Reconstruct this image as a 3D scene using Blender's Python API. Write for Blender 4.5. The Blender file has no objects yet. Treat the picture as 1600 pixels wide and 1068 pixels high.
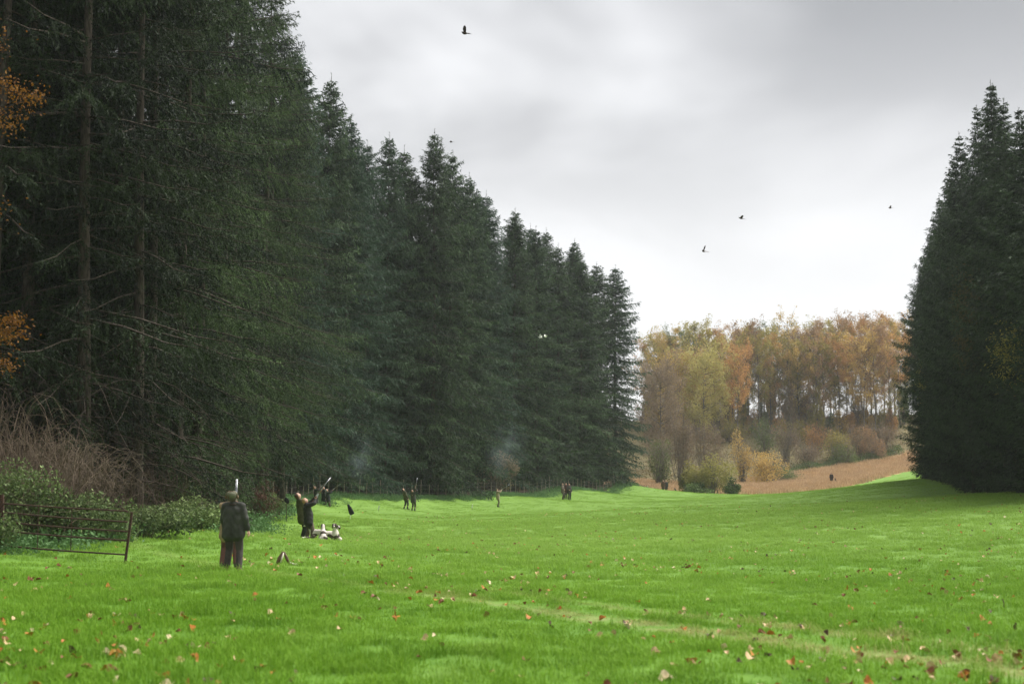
import bpy, math, random
import numpy as np
from mathutils import Vector, Matrix, Quaternion

R = math.radians
random.seed(7)
rng = np.random.default_rng(7)
S = bpy.context.scene
COL = S.collection

# ------------------------------------------------------------------ camera
FPX = 2222.0                      # focal length in pixels of the 1600 px wide photograph (50 mm)
PITCH = math.atan(246 / FPX)
CAMZ = 1.6
cam_d = bpy.data.cameras.new('camera')
cam_d.lens = 50.0
cam_d.sensor_width = 36.0
cam_d.clip_start = 0.1
cam_d.clip_end = 3000
cam_d.dof.use_dof = True
cam_d.dof.focus_distance = 110
cam_d.dof.aperture_fstop = 2.2
cam = bpy.data.objects.new('camera', cam_d)
cam.location = (0, 0, CAMZ)
cam.rotation_euler = (R(90) + PITCH, 0, 0)
COL.objects.link(cam)
S.camera = cam

# ------------------------------------------------------------------ sky, sun, exposure
SUN_AZ = R(62)                    # from +Y (view direction) towards +X
SUN_EL = R(56)
W_ = bpy.data.worlds.new('World')
S.world = W_
W_.use_nodes = True
nt = W_.node_tree
for n in list(nt.nodes):
    nt.nodes.remove(n)


def wn(t, **k):
    n = nt.nodes.new(t)
    for a, b in k.items():
        setattr(n, a, b)
    return n


sky = wn('ShaderNodeTexSky', sky_type='NISHITA', sun_disc=False)
sky.sun_elevation = SUN_EL
sky.sun_rotation = SUN_AZ
sky.air_density = 1.0
sky.dust_density = 3.0
bg_sky = wn('ShaderNodeBackground')
bg_sky.inputs['Strength'].default_value = 0.05
nt.links.new(sky.outputs[0], bg_sky.inputs['Color'])
tc = wn('ShaderNodeTexCoord')
sep = wn('ShaderNodeSeparateXYZ')
nt.links.new(tc.outputs['Generated'], sep.inputs[0])


def wmath(op, a, b=None, c=None, clamp=False):
    n = wn('ShaderNodeMath', operation=op, use_clamp=clamp)
    for i, v in enumerate((a, b, c)):
        if v is None:
            continue
        if isinstance(v, (int, float)):
            n.inputs[i].default_value = v
        else:
            nt.links.new(v, n.inputs[i])
    return n.outputs[0]


# cloud deck: a flat layer seen in perspective
zc = wmath('MAXIMUM', wmath('ADD', sep.outputs[2], 0.24), 0.06)
cx = wmath('DIVIDE', sep.outputs[0], zc)
cy = wmath('DIVIDE', sep.outputs[1], zc)
comb = wn('ShaderNodeCombineXYZ')
nt.links.new(cx, comb.inputs[0])
nt.links.new(cy, comb.inputs[1])
comb.inputs[2].default_value = 20.2
noise = wn('ShaderNodeTexNoise', noise_dimensions='3D')
noise.inputs['Scale'].default_value = 1.5
noise.inputs['Detail'].default_value = 4
noise.inputs['Roughness'].default_value = 0.5
noise.inputs['Distortion'].default_value = 0.35
nt.links.new(comb.outputs[0], noise.inputs['Vector'])
ramp = wn('ShaderNodeValToRGB')
ramp.color_ramp.interpolation = 'EASE'
e = ramp.color_ramp.elements
e[0].position = 0.35
e[0].color = (0.078, 0.0785, 0.080, 1)
e[1].position = 0.64
e[1].color = (0.190, 0.191, 0.193, 1)
nt.links.new(noise.outputs['Fac'], ramp.inputs[0])
# brighter, thinner cloud towards the horizon
hz = wn('ShaderNodeMapRange', interpolation_type='SMOOTHSTEP')
hz.inputs['From Min'].default_value = 0.37
hz.inputs['From Max'].default_value = 0.10
nt.links.new(sep.outputs[2], hz.inputs[0])
mixh = wn('ShaderNodeMix', data_type='RGBA')
nt.links.new(hz.outputs[0], mixh.inputs[0])
nt.links.new(ramp.outputs[0], mixh.inputs[6])
mixh.inputs[7].default_value = (0.198, 0.1985, 0.1995, 1)
bg_c = wn('ShaderNodeBackground')
bg_c.inputs['Strength'].default_value = 1.0
nt.links.new(mixh.outputs[2], bg_c.inputs['Color'])
mixs = wn('ShaderNodeMixShader')
mixs.inputs[0].default_value = 0.95
nt.links.new(bg_sky.outputs[0], mixs.inputs[1])
nt.links.new(bg_c.outputs[0], mixs.inputs[2])
wo = wn('ShaderNodeOutputWorld')
nt.links.new(mixs.outputs[0], wo.inputs['Surface'])

sun_d = bpy.data.lights.new('sun', 'SUN')
sun_d.energy = 1.5
sun_d.angle = R(45)
sun_d.color = (1.0, 0.975, 0.94)
sun = bpy.data.objects.new('sun', sun_d)
sd = Vector((math.sin(SUN_AZ) * math.cos(SUN_EL), math.cos(SUN_AZ) * math.cos(SUN_EL), math.sin(SUN_EL)))
sun.rotation_euler = sd.to_track_quat('Z', 'Y').to_euler()
sun.location = (60, 40, 80)
COL.objects.link(sun)

vs = S.view_settings
S.display_settings.display_device = 'sRGB'
vs.view_transform = 'Standard'
vs.look = 'None'
vs.gamma = 1
vs.exposure = 2.35
vs.use_curve_mapping = False
S.cycles.volume_bounces = 1
S.cycles.max_bounces = 6
S.cycles.diffuse_bounces = 3
S.cycles.transmission_bounces = 4
S.cycles.use_denoising = True


# ------------------------------------------------------------------ helpers
def at(px, py, d):
    """pixel of the photograph + forward distance -> (x, z) in the place"""
    u = (px - 800) / FPX
    v = (534 - py) / FPX
    yy = math.cos(PITCH) - v * math.sin(PITCH)
    zz = math.sin(PITCH) + v * math.cos(PITCH)
    return u / yy * d, CAMZ + zz / yy * d


def xat(px, d):
    return at(px, 780, d)[0]


def tag(o, label=None, cat=None, group=None, kind=None):
    if label:
        o['label'] = label
    if cat:
        o['category'] = cat
    if group:
        o['group'] = group
    if kind:
        o['kind'] = kind
    return o


def empty(name, loc=(0, 0, 0), rz=0.0):
    o = bpy.data.objects.new(name, None)
    o.empty_display_size = 0.3
    o.location = loc
    o.rotation_euler = (0, 0, rz)
    COL.objects.link(o)
    return o


def link(name, me, parent=None, loc=None):
    o = bpy.data.objects.new(name, me)
    COL.objects.link(o)
    if parent is not None:
        o.parent = parent
    if loc is not None:
        o.location = loc
    return o


def copy_tree(o, parent=None):
    c = o.copy()
    COL.objects.link(c)
    if parent is not None:
        c.parent = parent
        c.matrix_parent_inverse = Matrix.Identity(4)
    for ch in list(o.children):
        copy_tree(ch, c)
    return c


class MB:
    """collects triangles; build() links them as one mesh"""

    def __init__(self):
        self.v, self.t, self.c, self.m, self.n = [], [], [], [], 0

    def add(self, verts, tris, tint=0.5, mat=0):
        verts = np.asarray(verts, float).reshape(-1, 3)
        tris = np.asarray(tris, int).reshape(-1, 3)
        self.v.append(verts)
        self.t.append(tris + self.n)
        if np.isscalar(tint):
            tint = np.full(len(verts), float(tint))
        self.c.append(np.asarray(tint, float))
        self.m.append(np.full(len(tris), mat, int))
        self.n += len(verts)

    def tube(self, path, radii, sides=6, tint=0.5, cap=True, mat=0):
        path = np.asarray(path, float)
        n = len(path)
        radii = np.broadcast_to(np.asarray(radii, float), (n,))
        tan = np.gradient(path, axis=0)
        tan /= np.linalg.norm(tan, axis=1)[:, None] + 1e-9
        ref = np.array([0, 0, 1.0]) if abs(tan[:, 2]).mean() < 0.8 else np.array([1.0, 0, 0])
        a = np.cross(tan, ref)
        a /= np.linalg.norm(a, axis=1)[:, None] + 1e-9
        b = np.cross(tan, a)
        ang = np.arange(sides) * 2 * math.pi / sides
        ring = (a[:, None, :] * np.cos(ang)[None, :, None] + b[:, None, :] * np.sin(ang)[None, :, None])
        v = (path[:, None, :] + ring * radii[:, None, None]).reshape(-1, 3)
        tr = []
        for i in range(n - 1):
            for j in range(sides):
                k = (j + 1) % sides
                p, q, r_, s_ = i * sides + j, i * sides + k, (i + 1) * sides + k, (i + 1) * sides + j
                tr += [(p, q, r_), (p, r_, s_)]
        if cap:
            for j in range(1, sides - 1):
                tr.append((0, j + 1, j))
                o_ = (n - 1) * sides
                tr.append((o_, o_ + j, o_ + j + 1))
        self.add(v, tr, tint, mat)

    def box(self, c, size, rot=None, tint=0.5, mat=0):
        h = np.array(size) / 2
        v = np.array([(x, y, z) for x in (-1, 1) for y in (-1, 1) for z in (-1, 1)]) * h
        if rot is not None:
            v = v @ np.array(rot.to_matrix() if hasattr(rot, 'to_matrix') else rot).T
        f = [(0, 1, 3), (0, 3, 2), (4, 6, 7), (4, 7, 5), (0, 4, 5), (0, 5, 1), (2, 3, 7), (2, 7, 6), (0, 2, 6), (0, 6, 4), (1, 5, 7), (1, 7, 3)]
        self.add(v + np.array(c), f, tint, mat)

    def ell(self, c, r, rot=None, seg=14, rings=9, tint=0.5, mat=0):
        v = [(0, 0, 1)]
        for i in range(1, rings):
            th = math.pi * i / rings
            for j in range(seg):
                ph = 2 * math.pi * j / seg
                v.append((math.sin(th) * math.cos(ph), math.sin(th) * math.sin(ph), math.cos(th)))
        v.append((0, 0, -1))
        tr = []
        for j in range(seg):
            k = (j + 1) % seg
            tr.append((0, 1 + j, 1 + k))
            for i in range(rings - 2):
                a, b = 1 + i * seg + j, 1 + i * seg + k
                tr += [(a, a + seg, b + seg), (a, b + seg, b)]
            tr.append((len(v) - 1, 1 + (rings - 2) * seg + k, 1 + (rings - 2) * seg + j))
        v = np.array(v) * np.array(r)
        if rot is not None:
            v = v @ np.array(rot.to_matrix() if hasattr(rot, 'to_matrix') else rot).T
        self.add(v + np.array(c), tr, tint, mat)

    def cap(self, a, b, ra, rb, sides=12, tint=0.5, mat=0):
        a, b = np.array(a, float), np.array(b, float)
        d = b - a
        L = np.linalg.norm(d)
        d = d / (L + 1e-9)
        pts, rad = [], []
        for th in (80, 50, 25):
            pts.append(a - d * ra * math.sin(R(th)))
            rad.append(ra * math.cos(R(th)))
        for t in (0, 0.33, 0.66, 1):
            pts.append(a + d * L * t)
            rad.append(ra + (rb - ra) * t)
        for th in (25, 50, 80):
            pts.append(b + d * rb * math.sin(R(th)))
            rad.append(rb * math.cos(R(th)))
        self.tube(pts, rad, sides, tint, True, mat)

    def mesh(self, name, mats, smooth=False):
        v = np.concatenate(self.v).astype(np.float32)
        t = np.concatenate(self.t).astype(np.int32)
        c = np.concatenate(self.c).astype(np.float32)
        m = np.concatenate(self.m).astype(np.int32)
        me = bpy.data.meshes.new(name)
        me.vertices.add(len(v))
        me.vertices.foreach_set('co', v.ravel())
        me.loops.add(len(t) * 3)
        me.loops.foreach_set('vertex_index', t.ravel())
        me.polygons.add(len(t))
        me.polygons.foreach_set('loop_start', np.arange(len(t), dtype=np.int32) * 3)
        me.polygons.foreach_set('material_index', m)
        me.polygons.foreach_set('use_smooth', np.full(len(t), smooth))
        me.update(calc_edges=True)
        at_ = me.attributes.new('tint', 'FLOAT', 'POINT')
        at_.data.foreach_set('value', c)
        for x in (mats if isinstance(mats, (list, tuple)) else [mats]):
            me.materials.append(x)
        return me

    def build(self, name, mats, parent=None, smooth=False, loc=None):
        return link(name, self.mesh(name, mats, smooth), parent, loc)


def remesh(mb, name, mats, voxel, smooth_it=3, extra=None):
    """fuses overlapping shapes into one continuous surface"""
    me = mb.mesh(name + '_raw', mats)
    o = bpy.data.objects.new(name + '_raw', me)
    COL.objects.link(o)
    md = o.modifiers.new('r', 'REMESH')
    md.mode = 'VOXEL'
    md.voxel_size = voxel
    sm = o.modifiers.new('s', 'SMOOTH')
    sm.factor = 0.5
    sm.iterations = smooth_it
    dg = bpy.context.evaluated_depsgraph_get()
    ev = o.evaluated_get(dg)
    m2 = bpy.data.meshes.new_from_object(ev)
    bpy.data.objects.remove(o)
    bpy.data.meshes.remove(me)
    if extra is not None:                      # join fingers etc. into the same mesh
        import bmesh
        bm = bmesh.new()
        bm.from_mesh(m2)
        em = extra.mesh(name + '_x', mats)
        bm.from_mesh(em)
        bm.to_mesh(m2)
        bm.free()
        bpy.data.meshes.remove(em)
    m2.name = name
    m2.materials.clear()
    for x in (mats if isinstance(mats, (list, tuple)) else [mats]):
        m2.materials.append(x)
    m2.polygons.foreach_set('use_smooth', np.ones(len(m2.polygons), bool))
    m2.update()
    return m2


# ------------------------------------------------------------------ terrain
CTRL = [(0, 0, 0), (-12, 8, 0.02), (12, 8, 0.05), (0, 14, 0), (5, 13.5, 0.0), (-5, 20, 0), (2, 22, 0), (0, 40, 0.0), (-30, 0, 0.2), (40, 0, 1.2), (0, -40, 0), (-40, -40, 0), (60, -40, 1)]


def cp(px, py, d):
    x, z = at(px, py, d)
    CTRL.append((x, d, z))


for a in [(365, 891, 31), (440, 883, 33.5), (200, 884, 34), (100, 868, 35), (10, 858, 37), (480, 848, 51), (526, 849, 51),
          (450, 815, 66), (300, 828, 46), (400, 800, 72), (425, 780, 106), (505, 806, 95), (480, 807, 88), (505, 812, 84), (500, 829, 64), (547, 812, 72), (513, 802, 106), (545, 779, 113), (480, 783, 100),
          (640, 797, 116), (640, 779, 127), (592, 800, 108), (778, 792, 132), (778, 773, 143), (738, 797, 122), (884, 781, 152), (890, 763, 166),
          (980, 756, 186), (1040, 769, 196), (1012, 769, 193), (960, 772, 178), (1110, 772, 190), (1160, 773, 200), (1200, 770, 206), (1300, 755, 222), (1272, 767, 207), (1340, 755, 215), (1400, 739, 222),
          (1165, 748, 268), (1280, 731, 278), (1400, 711, 290), (1030, 756, 226), (1050, 752, 255), (960, 745, 240),
          (1040, 657, 322), (1150, 657, 322), (1280, 654, 324), (1400, 648, 326), (900, 662, 318), (700, 665, 310),
          (1540, 773, 85), (1478, 764, 112), (1415, 750, 156), (1600, 776, 70), (1300, 790, 105), (1100, 790, 100), (1250, 770, 180),
          (1600, 835, 45), (1400, 850, 45), (1590, 940, 23), (1000, 850, 50), (800, 848, 53), (800, 812, 88), (900, 800, 110), (1000, 785, 140), (1100, 778, 165)]:
    cp(*a)
CTRL += [(-60, 60, 2.5), (-40, 90, 3.0), (-70, 200, 9), (-30, 200, 6.5), (70, 110, 6.5), (80, 60, 5), (110, 200, 13), (150, 300, 24), (-120, 320, 17), (150, 100, 10),
         (-100, 420, 6), (0, 420, 7), (60, 420, 8), (140, 420, 12), (-120, 520, 2), (60, 520, 2), (180, 520, 4), (-150, 100, 6), (-150, -40, 2), (190, -40, 6), (0, 365, 16), (80, 365, 17)]
CA = np.array(CTRL)
SC = 100.0


def _phi(r2):
    return 0.5 * r2 * np.log(r2 + 1e-9)


_P = CA[:, :2] / SC
_n = len(_P)
_K = _phi(((_P[:, None, :] - _P[None, :, :]) ** 2).sum(-1)) + np.eye(_n) * 0.0006
_Q = np.hstack([np.ones((_n, 1)), _P])
_A = np.block([[_K, _Q], [_Q.T, np.zeros((3, 3))]])
_sol = np.linalg.solve(_A, np.concatenate([CA[:, 2], np.zeros(3)]))


def gz(x, y):
    x = np.atleast_1d(np.asarray(x, float))
    y = np.atleast_1d(np.asarray(y, float))
    q = np.stack([x, y], -1) / SC
    out = np.zeros(len(q))
    for i in range(0, len(q), 20000):
        qq = q[i:i + 20000]
        K = _phi(((qq[:, None, :] - _P[None]) ** 2).sum(-1))
        out[i:i + 20000] = K @ _sol[:_n] + _sol[_n] + qq @ _sol[_n + 1:]
    out += 0.025 * (np.sin(x * 0.9 + 1.3 * np.sin(y * 0.37)) * np.sin(y * 0.61 + np.sin(x * 0.43)))
    out += 0.012 * np.sin(x * 2.7 + y * 1.1) * np.sin(y * 2.1 - x * 0.8)
    return out


def g1(x, y):
    return float(gz(x, y)[0])


# edge of the left wood: x as a function of y
_WY = [0, 20, 34, 40, 50, 60, 76, 90, 100, 113, 127, 143, 166, 187, 210, 240]
_WX = [-26, -17, -13.4, -12.2, -11.6, -12, -13.6, -15.8, -17.0, -14.9, -10.0, -1.6, 6.6, 15.0, 22, 22]


def wood_x(y):
    return np.interp(y, _WY, _WX)


# ------------------------------------------------------------------ materials
def newmat(name):
    m = bpy.data.materials.new(name)
    m.use_nodes = True
    t = m.node_tree
    for n in list(t.nodes):
        t.nodes.remove(n)
    return m, t


class NB:
    def __init__(self, t):
        self.t = t

    def n(self, ty, ins=None, **k):
        x = self.t.nodes.new(ty)
        for a, b in k.items():
            setattr(x, a, b)
        for a, b in (ins or {}).items():
            self.set(x.inputs[a], b)
        return x

    def set(self, sock, v):
        if isinstance(v, bpy.types.NodeSocket):
            self.t.links.new(v, sock)
        elif isinstance(v, (tuple, list)) and len(v) == 3 and sock.type == 'RGBA':
            sock.default_value = (*v, 1)
        else:
            sock.default_value = v

    def math(self, op, a, b=0.0, clamp=False):
        x = self.n('ShaderNodeMath', operation=op, use_clamp=clamp)
        self.set(x.inputs[0], a)
        self.set(x.inputs[1], b)
        return x.outputs[0]

    def mix(self, f, a, b, blend='MIX'):
        x = self.n('ShaderNodeMix', data_type='RGBA', blend_type=blend)
        self.set(x.inputs[0], f)
        self.set(x.inputs[6], a)
        self.set(x.inputs[7], b)
        return x.outputs[2]

    def noise(self, vec, scale, detail=3, rough=0.5, w=None):
        x = self.n('ShaderNodeTexNoise', noise_dimensions='3D')
        if vec is not None:
            self.set(x.inputs['Vector'], vec)
        x.inputs['Scale'].default_value = scale
        x.inputs['Detail'].default_value = detail
        x.inputs['Roughness'].default_value = rough
        return x.outputs['Fac']

    def rng(self, v, a, b, c=0.0, d=1.0):
        x = self.n('ShaderNodeMapRange', interpolation_type='SMOOTHSTEP')
        self.set(x.inputs[0], v)
        x.inputs[1].default_value = a
        x.inputs[2].default_value = b
        x.inputs[3].default_value = c
        x.inputs[4].default_value = d
        return x.outputs[0]

    def out(self, sh):
        o = self.n('ShaderNodeOutputMaterial')
        self.t.links.new(sh, o.inputs['Surface'])


def leaf_mat(name, dark, light, trans=0.3, rnd=0.25, rough=0.6, alt=None, transcol=None):
    """foliage: colour by the leaf's own tint value and by tree"""
    m, t = newmat(name)
    b = NB(t)
    a = b.n('ShaderNodeAttribute', attribute_name='tint').outputs['Fac']
    oi = b.n('ShaderNodeObjectInfo').outputs['Random']
    col = b.mix(a, dark, light)
    if alt:
        col = b.mix(b.rng(oi, 0.35, 1.0, 0, 0.75), col, alt)
    val = b.math('ADD', b.math('MULTIPLY', oi, rnd), 1 - rnd / 2)
    hsv = b.n('ShaderNodeHueSaturation', {'Color': col, 'Value': val})
    col = hsv.outputs[0]
    p = b.n('ShaderNodeBsdfPrincipled', {'Base Color': col, 'Roughness': rough, 'Specular IOR Level': 0.14})
    tr = b.n('ShaderNodeBsdfTranslucent', {'Color': col})
    mx = b.n('ShaderNodeMixShader', {0: trans})
    t.links.new(p.outputs[0], mx.inputs[1])
    t.links.new(tr.outputs[0], mx.inputs[2])
    b.out(mx.outputs[0])
    return m


def plain_mat(name, c1, c2, scale=8.0, rough=0.8, spec=0.3, metal=0.0, bump=0.0, stretch=(1, 1, 1), coord='Object', detail=4):
    m, t = newmat(name)
    b = NB(t)
    v = b.n('ShaderNodeTexCoord').outputs[coord]
    mp = b.n('ShaderNodeMapping', {'Vector': v, 'Scale': stretch})
    f = b.noise(mp.outputs[0], scale, detail, 0.6)
    col = b.mix(b.rng(f, 0.3, 0.7), c1, c2)
    p = b.n('ShaderNodeBsdfPrincipled', {'Base Color': col, 'Roughness': rough, 'Specular IOR Level': spec, 'Metallic': metal})
    if bump:
        bp = b.n('ShaderNodeBump', {'Height': f, 'Strength': bump, 'Distance': 0.03})
        t.links.new(bp.outputs[0], p.inputs['Normal'])
    b.out(p.outputs[0])
    return m


M = {}
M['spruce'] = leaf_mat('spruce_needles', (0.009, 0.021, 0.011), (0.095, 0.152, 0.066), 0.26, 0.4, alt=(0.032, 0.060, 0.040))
M['spruce_painted_shade'] = leaf_mat('spruce_needles_painted_shade', (0.005, 0.010, 0.005), (0.036, 0.056, 0.022), 0.22, 0.4)  # spruce needles darkened: deep shade of the left edge put into the colour
M['spruce_painted_half_shade'] = leaf_mat('spruce_needles_painted_half_shade', (0.006, 0.014, 0.007), (0.084, 0.130, 0.048), 0.26, 0.5)  # weaker version, part of that shade painted into the near-left needles
M['cypress'] = leaf_mat('cypress_foliage', (0.009, 0.017, 0.010), (0.070, 0.108, 0.052), 0.2, 0.3)
M['cypress_brown'] = leaf_mat('cypress_dieback', (0.085, 0.060, 0.030), (0.13, 0.11, 0.04), 0.2, 0.3)
M['bark'] = plain_mat('spruce_bark', (0.028, 0.022, 0.017), (0.085, 0.069, 0.056), 5, 0.9, 0.1, bump=0.6, stretch=(3, 3, 0.6))
M['bark_far'] = plain_mat('beech_bark', (0.075, 0.065, 0.055), (0.16, 0.145, 0.12), 2, 0.9, 0.1, stretch=(2, 2, 0.5))
M['deadwood'] = plain_mat('dead_branches', (0.10, 0.082, 0.065), (0.21, 0.18, 0.15), 4, 0.9, 0.1)
M['twig'] = plain_mat('brown_twigs', (0.085, 0.064, 0.045), (0.185, 0.14, 0.10), 1.2, 0.85, 0.15)
M['twig_grey'] = plain_mat('grey_twigs', (0.11, 0.095, 0.08), (0.19, 0.165, 0.135), 0.6, 0.85, 0.15)
AUT = {
    'orange': leaf_mat('orange_leaves', (0.34, 0.18, 0.07), (0.56, 0.34, 0.13), 0.4, 0.35),
    'gold': leaf_mat('golden_leaves', (0.36, 0.24, 0.07), (0.58, 0.42, 0.14), 0.4, 0.3),
    'olive': leaf_mat('olive_leaves', (0.21, 0.18, 0.045), (0.38, 0.33, 0.09), 0.4, 0.3),
    'russet': leaf_mat('russet_leaves', (0.22, 0.14, 0.08), (0.38, 0.25, 0.13), 0.4, 0.35),
    'green': leaf_mat('green_leaves', (0.075, 0.11, 0.03), (0.17, 0.21, 0.07), 0.35, 0.3),
    'yellow': leaf_mat('yellow_green_leaves', (0.29, 0.26, 0.075), (0.47, 0.42, 0.15), 0.4, 0.25),
    'brown': leaf_mat('brown_leaves', (0.19, 0.14, 0.09), (0.30, 0.23, 0.15), 0.3, 0.3),
}
M['shrub'] = leaf_mat('shrub_leaves', (0.045, 0.075, 0.025), (0.21, 0.28, 0.10), 0.25, 0.3, rough=0.62)
M['weed'] = leaf_mat('nettle_leaves', (0.06, 0.13, 0.035), (0.13, 0.24, 0.09), 0.3, 0.3)
M['rust'] = plain_mat('rusty_iron', (0.026, 0.016, 0.012), (0.080, 0.040, 0.026), 30, 0.85, 0.3)
M['postwood'] = plain_mat('weathered_post', (0.16, 0.14, 0.10), (0.30, 0.27, 0.20), 6, 0.9, 0.1, stretch=(4, 4, 1))
M['wire'] = plain_mat('fence_wire', (0.16, 0.16, 0.15), (0.24, 0.23, 0.22), 8, 0.5, 0.5, 0.8)
M['skin'] = plain_mat('skin', (0.50, 0.29, 0.21), (0.58, 0.35, 0.26), 12, 0.55, 0.4)
M['white'] = plain_mat('white_paint', (0.72, 0.72, 0.68), (0.82, 0.82, 0.79), 10, 0.6, 0.3)
M['leather'] = plain_mat('brown_leather', (0.075, 0.042, 0.024), (0.16, 0.095, 0.055), 9, 0.6, 0.4)
M['fleece'] = plain_mat('pale_fleece', (0.62, 0.55, 0.45), (0.78, 0.72, 0.62), 30, 0.95, 0.1)
M['black'] = plain_mat('black_cloth', (0.010, 0.012, 0.011), (0.024, 0.026, 0.024), 12, 0.8, 0.2)
M['gunmetal'] = plain_mat('gun_metal', (0.24, 0.25, 0.26), (0.40, 0.41, 0.42), 14, 0.28, 0.6, 0.9)
M['walnut'] = plain_mat('walnut', (0.10, 0.05, 0.025), (0.20, 0.10, 0.05), 10, 0.4, 0.5, stretch=(1, 6, 1))
M['boot'] = plain_mat('boot_rubber', (0.022, 0.022, 0.016), (0.05, 0.046, 0.034), 14, 0.6, 0.3)
M['mudboot'] = plain_mat('brown_boot', (0.075, 0.042, 0.028), (0.14, 0.085, 0.06), 14, 0.7, 0.3)
M['eye'] = plain_mat('eye', (0.02, 0.015, 0.012), (0.03, 0.02, 0.015), 10, 0.2, 0.5)


# meadow and its grass share one colour field in world space
def meadow_colour(b, blade=False):
    pos = b.n('ShaderNodeNewGeometry').outputs['Position']
    sp = b.n('ShaderNodeSeparateXYZ', {0: pos})
    x, y = sp.outputs[0], sp.outputs[1]
    flat = b.n('ShaderNodeCombineXYZ', {0: x, 1: y, 2: 0.0}).outputs[0]
    n1 = b.noise(flat, 0.055, 4, 0.6)
    n2 = b.noise(flat, 0.45, 4, 0.65)
    n3 = b.noise(flat, 2.6, 3, 0.6)
    col = b.mix(b.rng(n1, 0.35, 0.66), (0.128, 0.262, 0.017), (0.205, 0.360, 0.040))
    col = b.mix(b.rng(n2, 0.42, 0.70, 0, 0.75), col, (0.070, 0.175, 0.010))
    col = b.mix(b.rng(n3, 0.58, 0.85, 0, 0.5), col, (0.27, 0.37, 0.06))
    n4 = b.noise(flat, 5.5, 4, 0.7)
    col = b.mix(b.rng(n4, 0.52, 0.74, 0, 0.75), col, (0.050, 0.130, 0.008))
    # beyond the worn line the turf is shorter and paler
    pale = b.math('MULTIPLY', b.rng(b.math('ADD', y, b.math('MULTIPLY', n1, 14.0)), 26.0, 62.0, 0.0, 0.62), 1.0)
    col = b.mix(pale, col, b.mix(n3, (0.255, 0.395, 0.075), (0.35, 0.485, 0.125)))
    # worn pale line crossing the foreground, and fainter tractor lines up the middle
    wob = b.math('MULTIPLY', b.math('SUBTRACT', b.noise(flat, 0.35, 2), 0.5), 0.8)
    u = b.math('ADD', b.math('ADD', b.math('MULTIPLY', x, 0.865), b.math('MULTIPLY', y, 0.502)), wob)

    def line(coord, c, w, lo=0.40, hi=0.66, sc=1.6):
        dst = b.math('ABSOLUTE', b.math('SUBTRACT', coord, c))
        band = b.rng(dst, w, w * 0.25)
        return b.math('MULTIPLY', band, b.rng(b.noise(flat, sc, 3, 0.7), lo, hi))
    t1 = b.math('MULTIPLY', line(u, 10.80, 0.50, 0.37, 0.55, 1.1), b.rng(x, -4.0, 2.5, 0.25, 1.0))
    t2 = b.math('MULTIPLY', line(u, 12.0, 0.34, 0.40, 0.58), b.rng(x, -2.0, 3.0, 0.1, 1.0))
    xt = b.math('ADD', b.math('SUBTRACT', x, b.math('MULTIPLY', b.math('SUBTRACT', y, 40.0), 0.055)), wob)
    t3 = line(xt, -0.9, 0.4, 0.42, 0.75, 0.5)
    t4 = line(xt, 0.9, 0.4, 0.42, 0.75, 0.5)
    right = b.math('MULTIPLY', b.rng(b.noise(flat, 0.9, 3, 0.7), 0.56, 0.75), b.rng(x, 4.0, 10.0, 0.0, 0.5))
    straw = (0.42, 0.36, 0.17)
    col = b.mix(b.math('MULTIPLY', b.math('MAXIMUM', t1, t2), 0.8), col, straw)
    col = b.mix(b.math('MULTIPLY', b.math('MAXIMUM', t3, t4), 0.45), col, (0.21, 0.29, 0.07))
    col = b.mix(b.math('MULTIPLY', right, 0.6), col, (0.17, 0.19, 0.05))
    return col


m, t = newmat('meadow_turf')
b = NB(t)
c = meadow_colour(b)
pos = b.n('ShaderNodeNewGeometry').outputs['Position']
f = b.noise(pos, 14, 4, 0.7)
c = b.mix(0.62, c, b.mix(f, (0.030, 0.085, 0.010), (0.12, 0.25, 0.03)))
p = b.n('ShaderNodeBsdfPrincipled', {'Base Color': c, 'Roughness': 0.8, 'Specular IOR Level': 0.15})
bp = b.n('ShaderNodeBump', {'Height': f, 'Strength': 0.7, 'Distance': 0.05})
t.links.new(bp.outputs[0], p.inputs['Normal'])
b.out(p.outputs[0])
M['turf'] = m

m, t = newmat('grass_blades')
b = NB(t)
c = meadow_colour(b)
a = b.n('ShaderNodeAttribute', attribute_name='tint').outputs['Fac']
c = b.mix(b.math('MULTIPLY', a, 0.35), c, b.mix(a, (0.085, 0.21, 0.010), (0.26, 0.42, 0.045)))
p = b.n('ShaderNodeBsdfPrincipled', {'Base Color': c, 'Roughness': 0.65, 'Specular IOR Level': 0.10})
tr = b.n('ShaderNodeBsdfTranslucent', {'Color': c})
mx = b.n('ShaderNodeMixShader', {0: 0.35})
t.links.new(p.outputs[0], mx.inputs[1])
t.links.new(tr.outputs[0], mx.inputs[2])
b.out(mx.outputs[0])
M['blade'] = m

M['stubble'] = plain_mat('stubble_soil', (0.36, 0.225, 0.115), (0.52, 0.37, 0.20), 0.5, 0.9, 0.1, bump=0.5, coord='Object', detail=8)
M['stalk'] = leaf_mat('dead_crop_stalks', (0.38, 0.25, 0.135), (0.60, 0.455, 0.28), 0.3, 0.3)
M['floor'] = plain_mat('woodland_litter', (0.035, 0.026, 0.017), (0.085, 0.062, 0.036), 1.5, 0.95, 0.1, bump=0.6, detail=8)
M['hill'] = plain_mat('hillside_scrub', (0.11, 0.095, 0.05), (0.19, 0.16, 0.08), 0.3, 0.95, 0.1, bump=0.6, detail=8)

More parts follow.
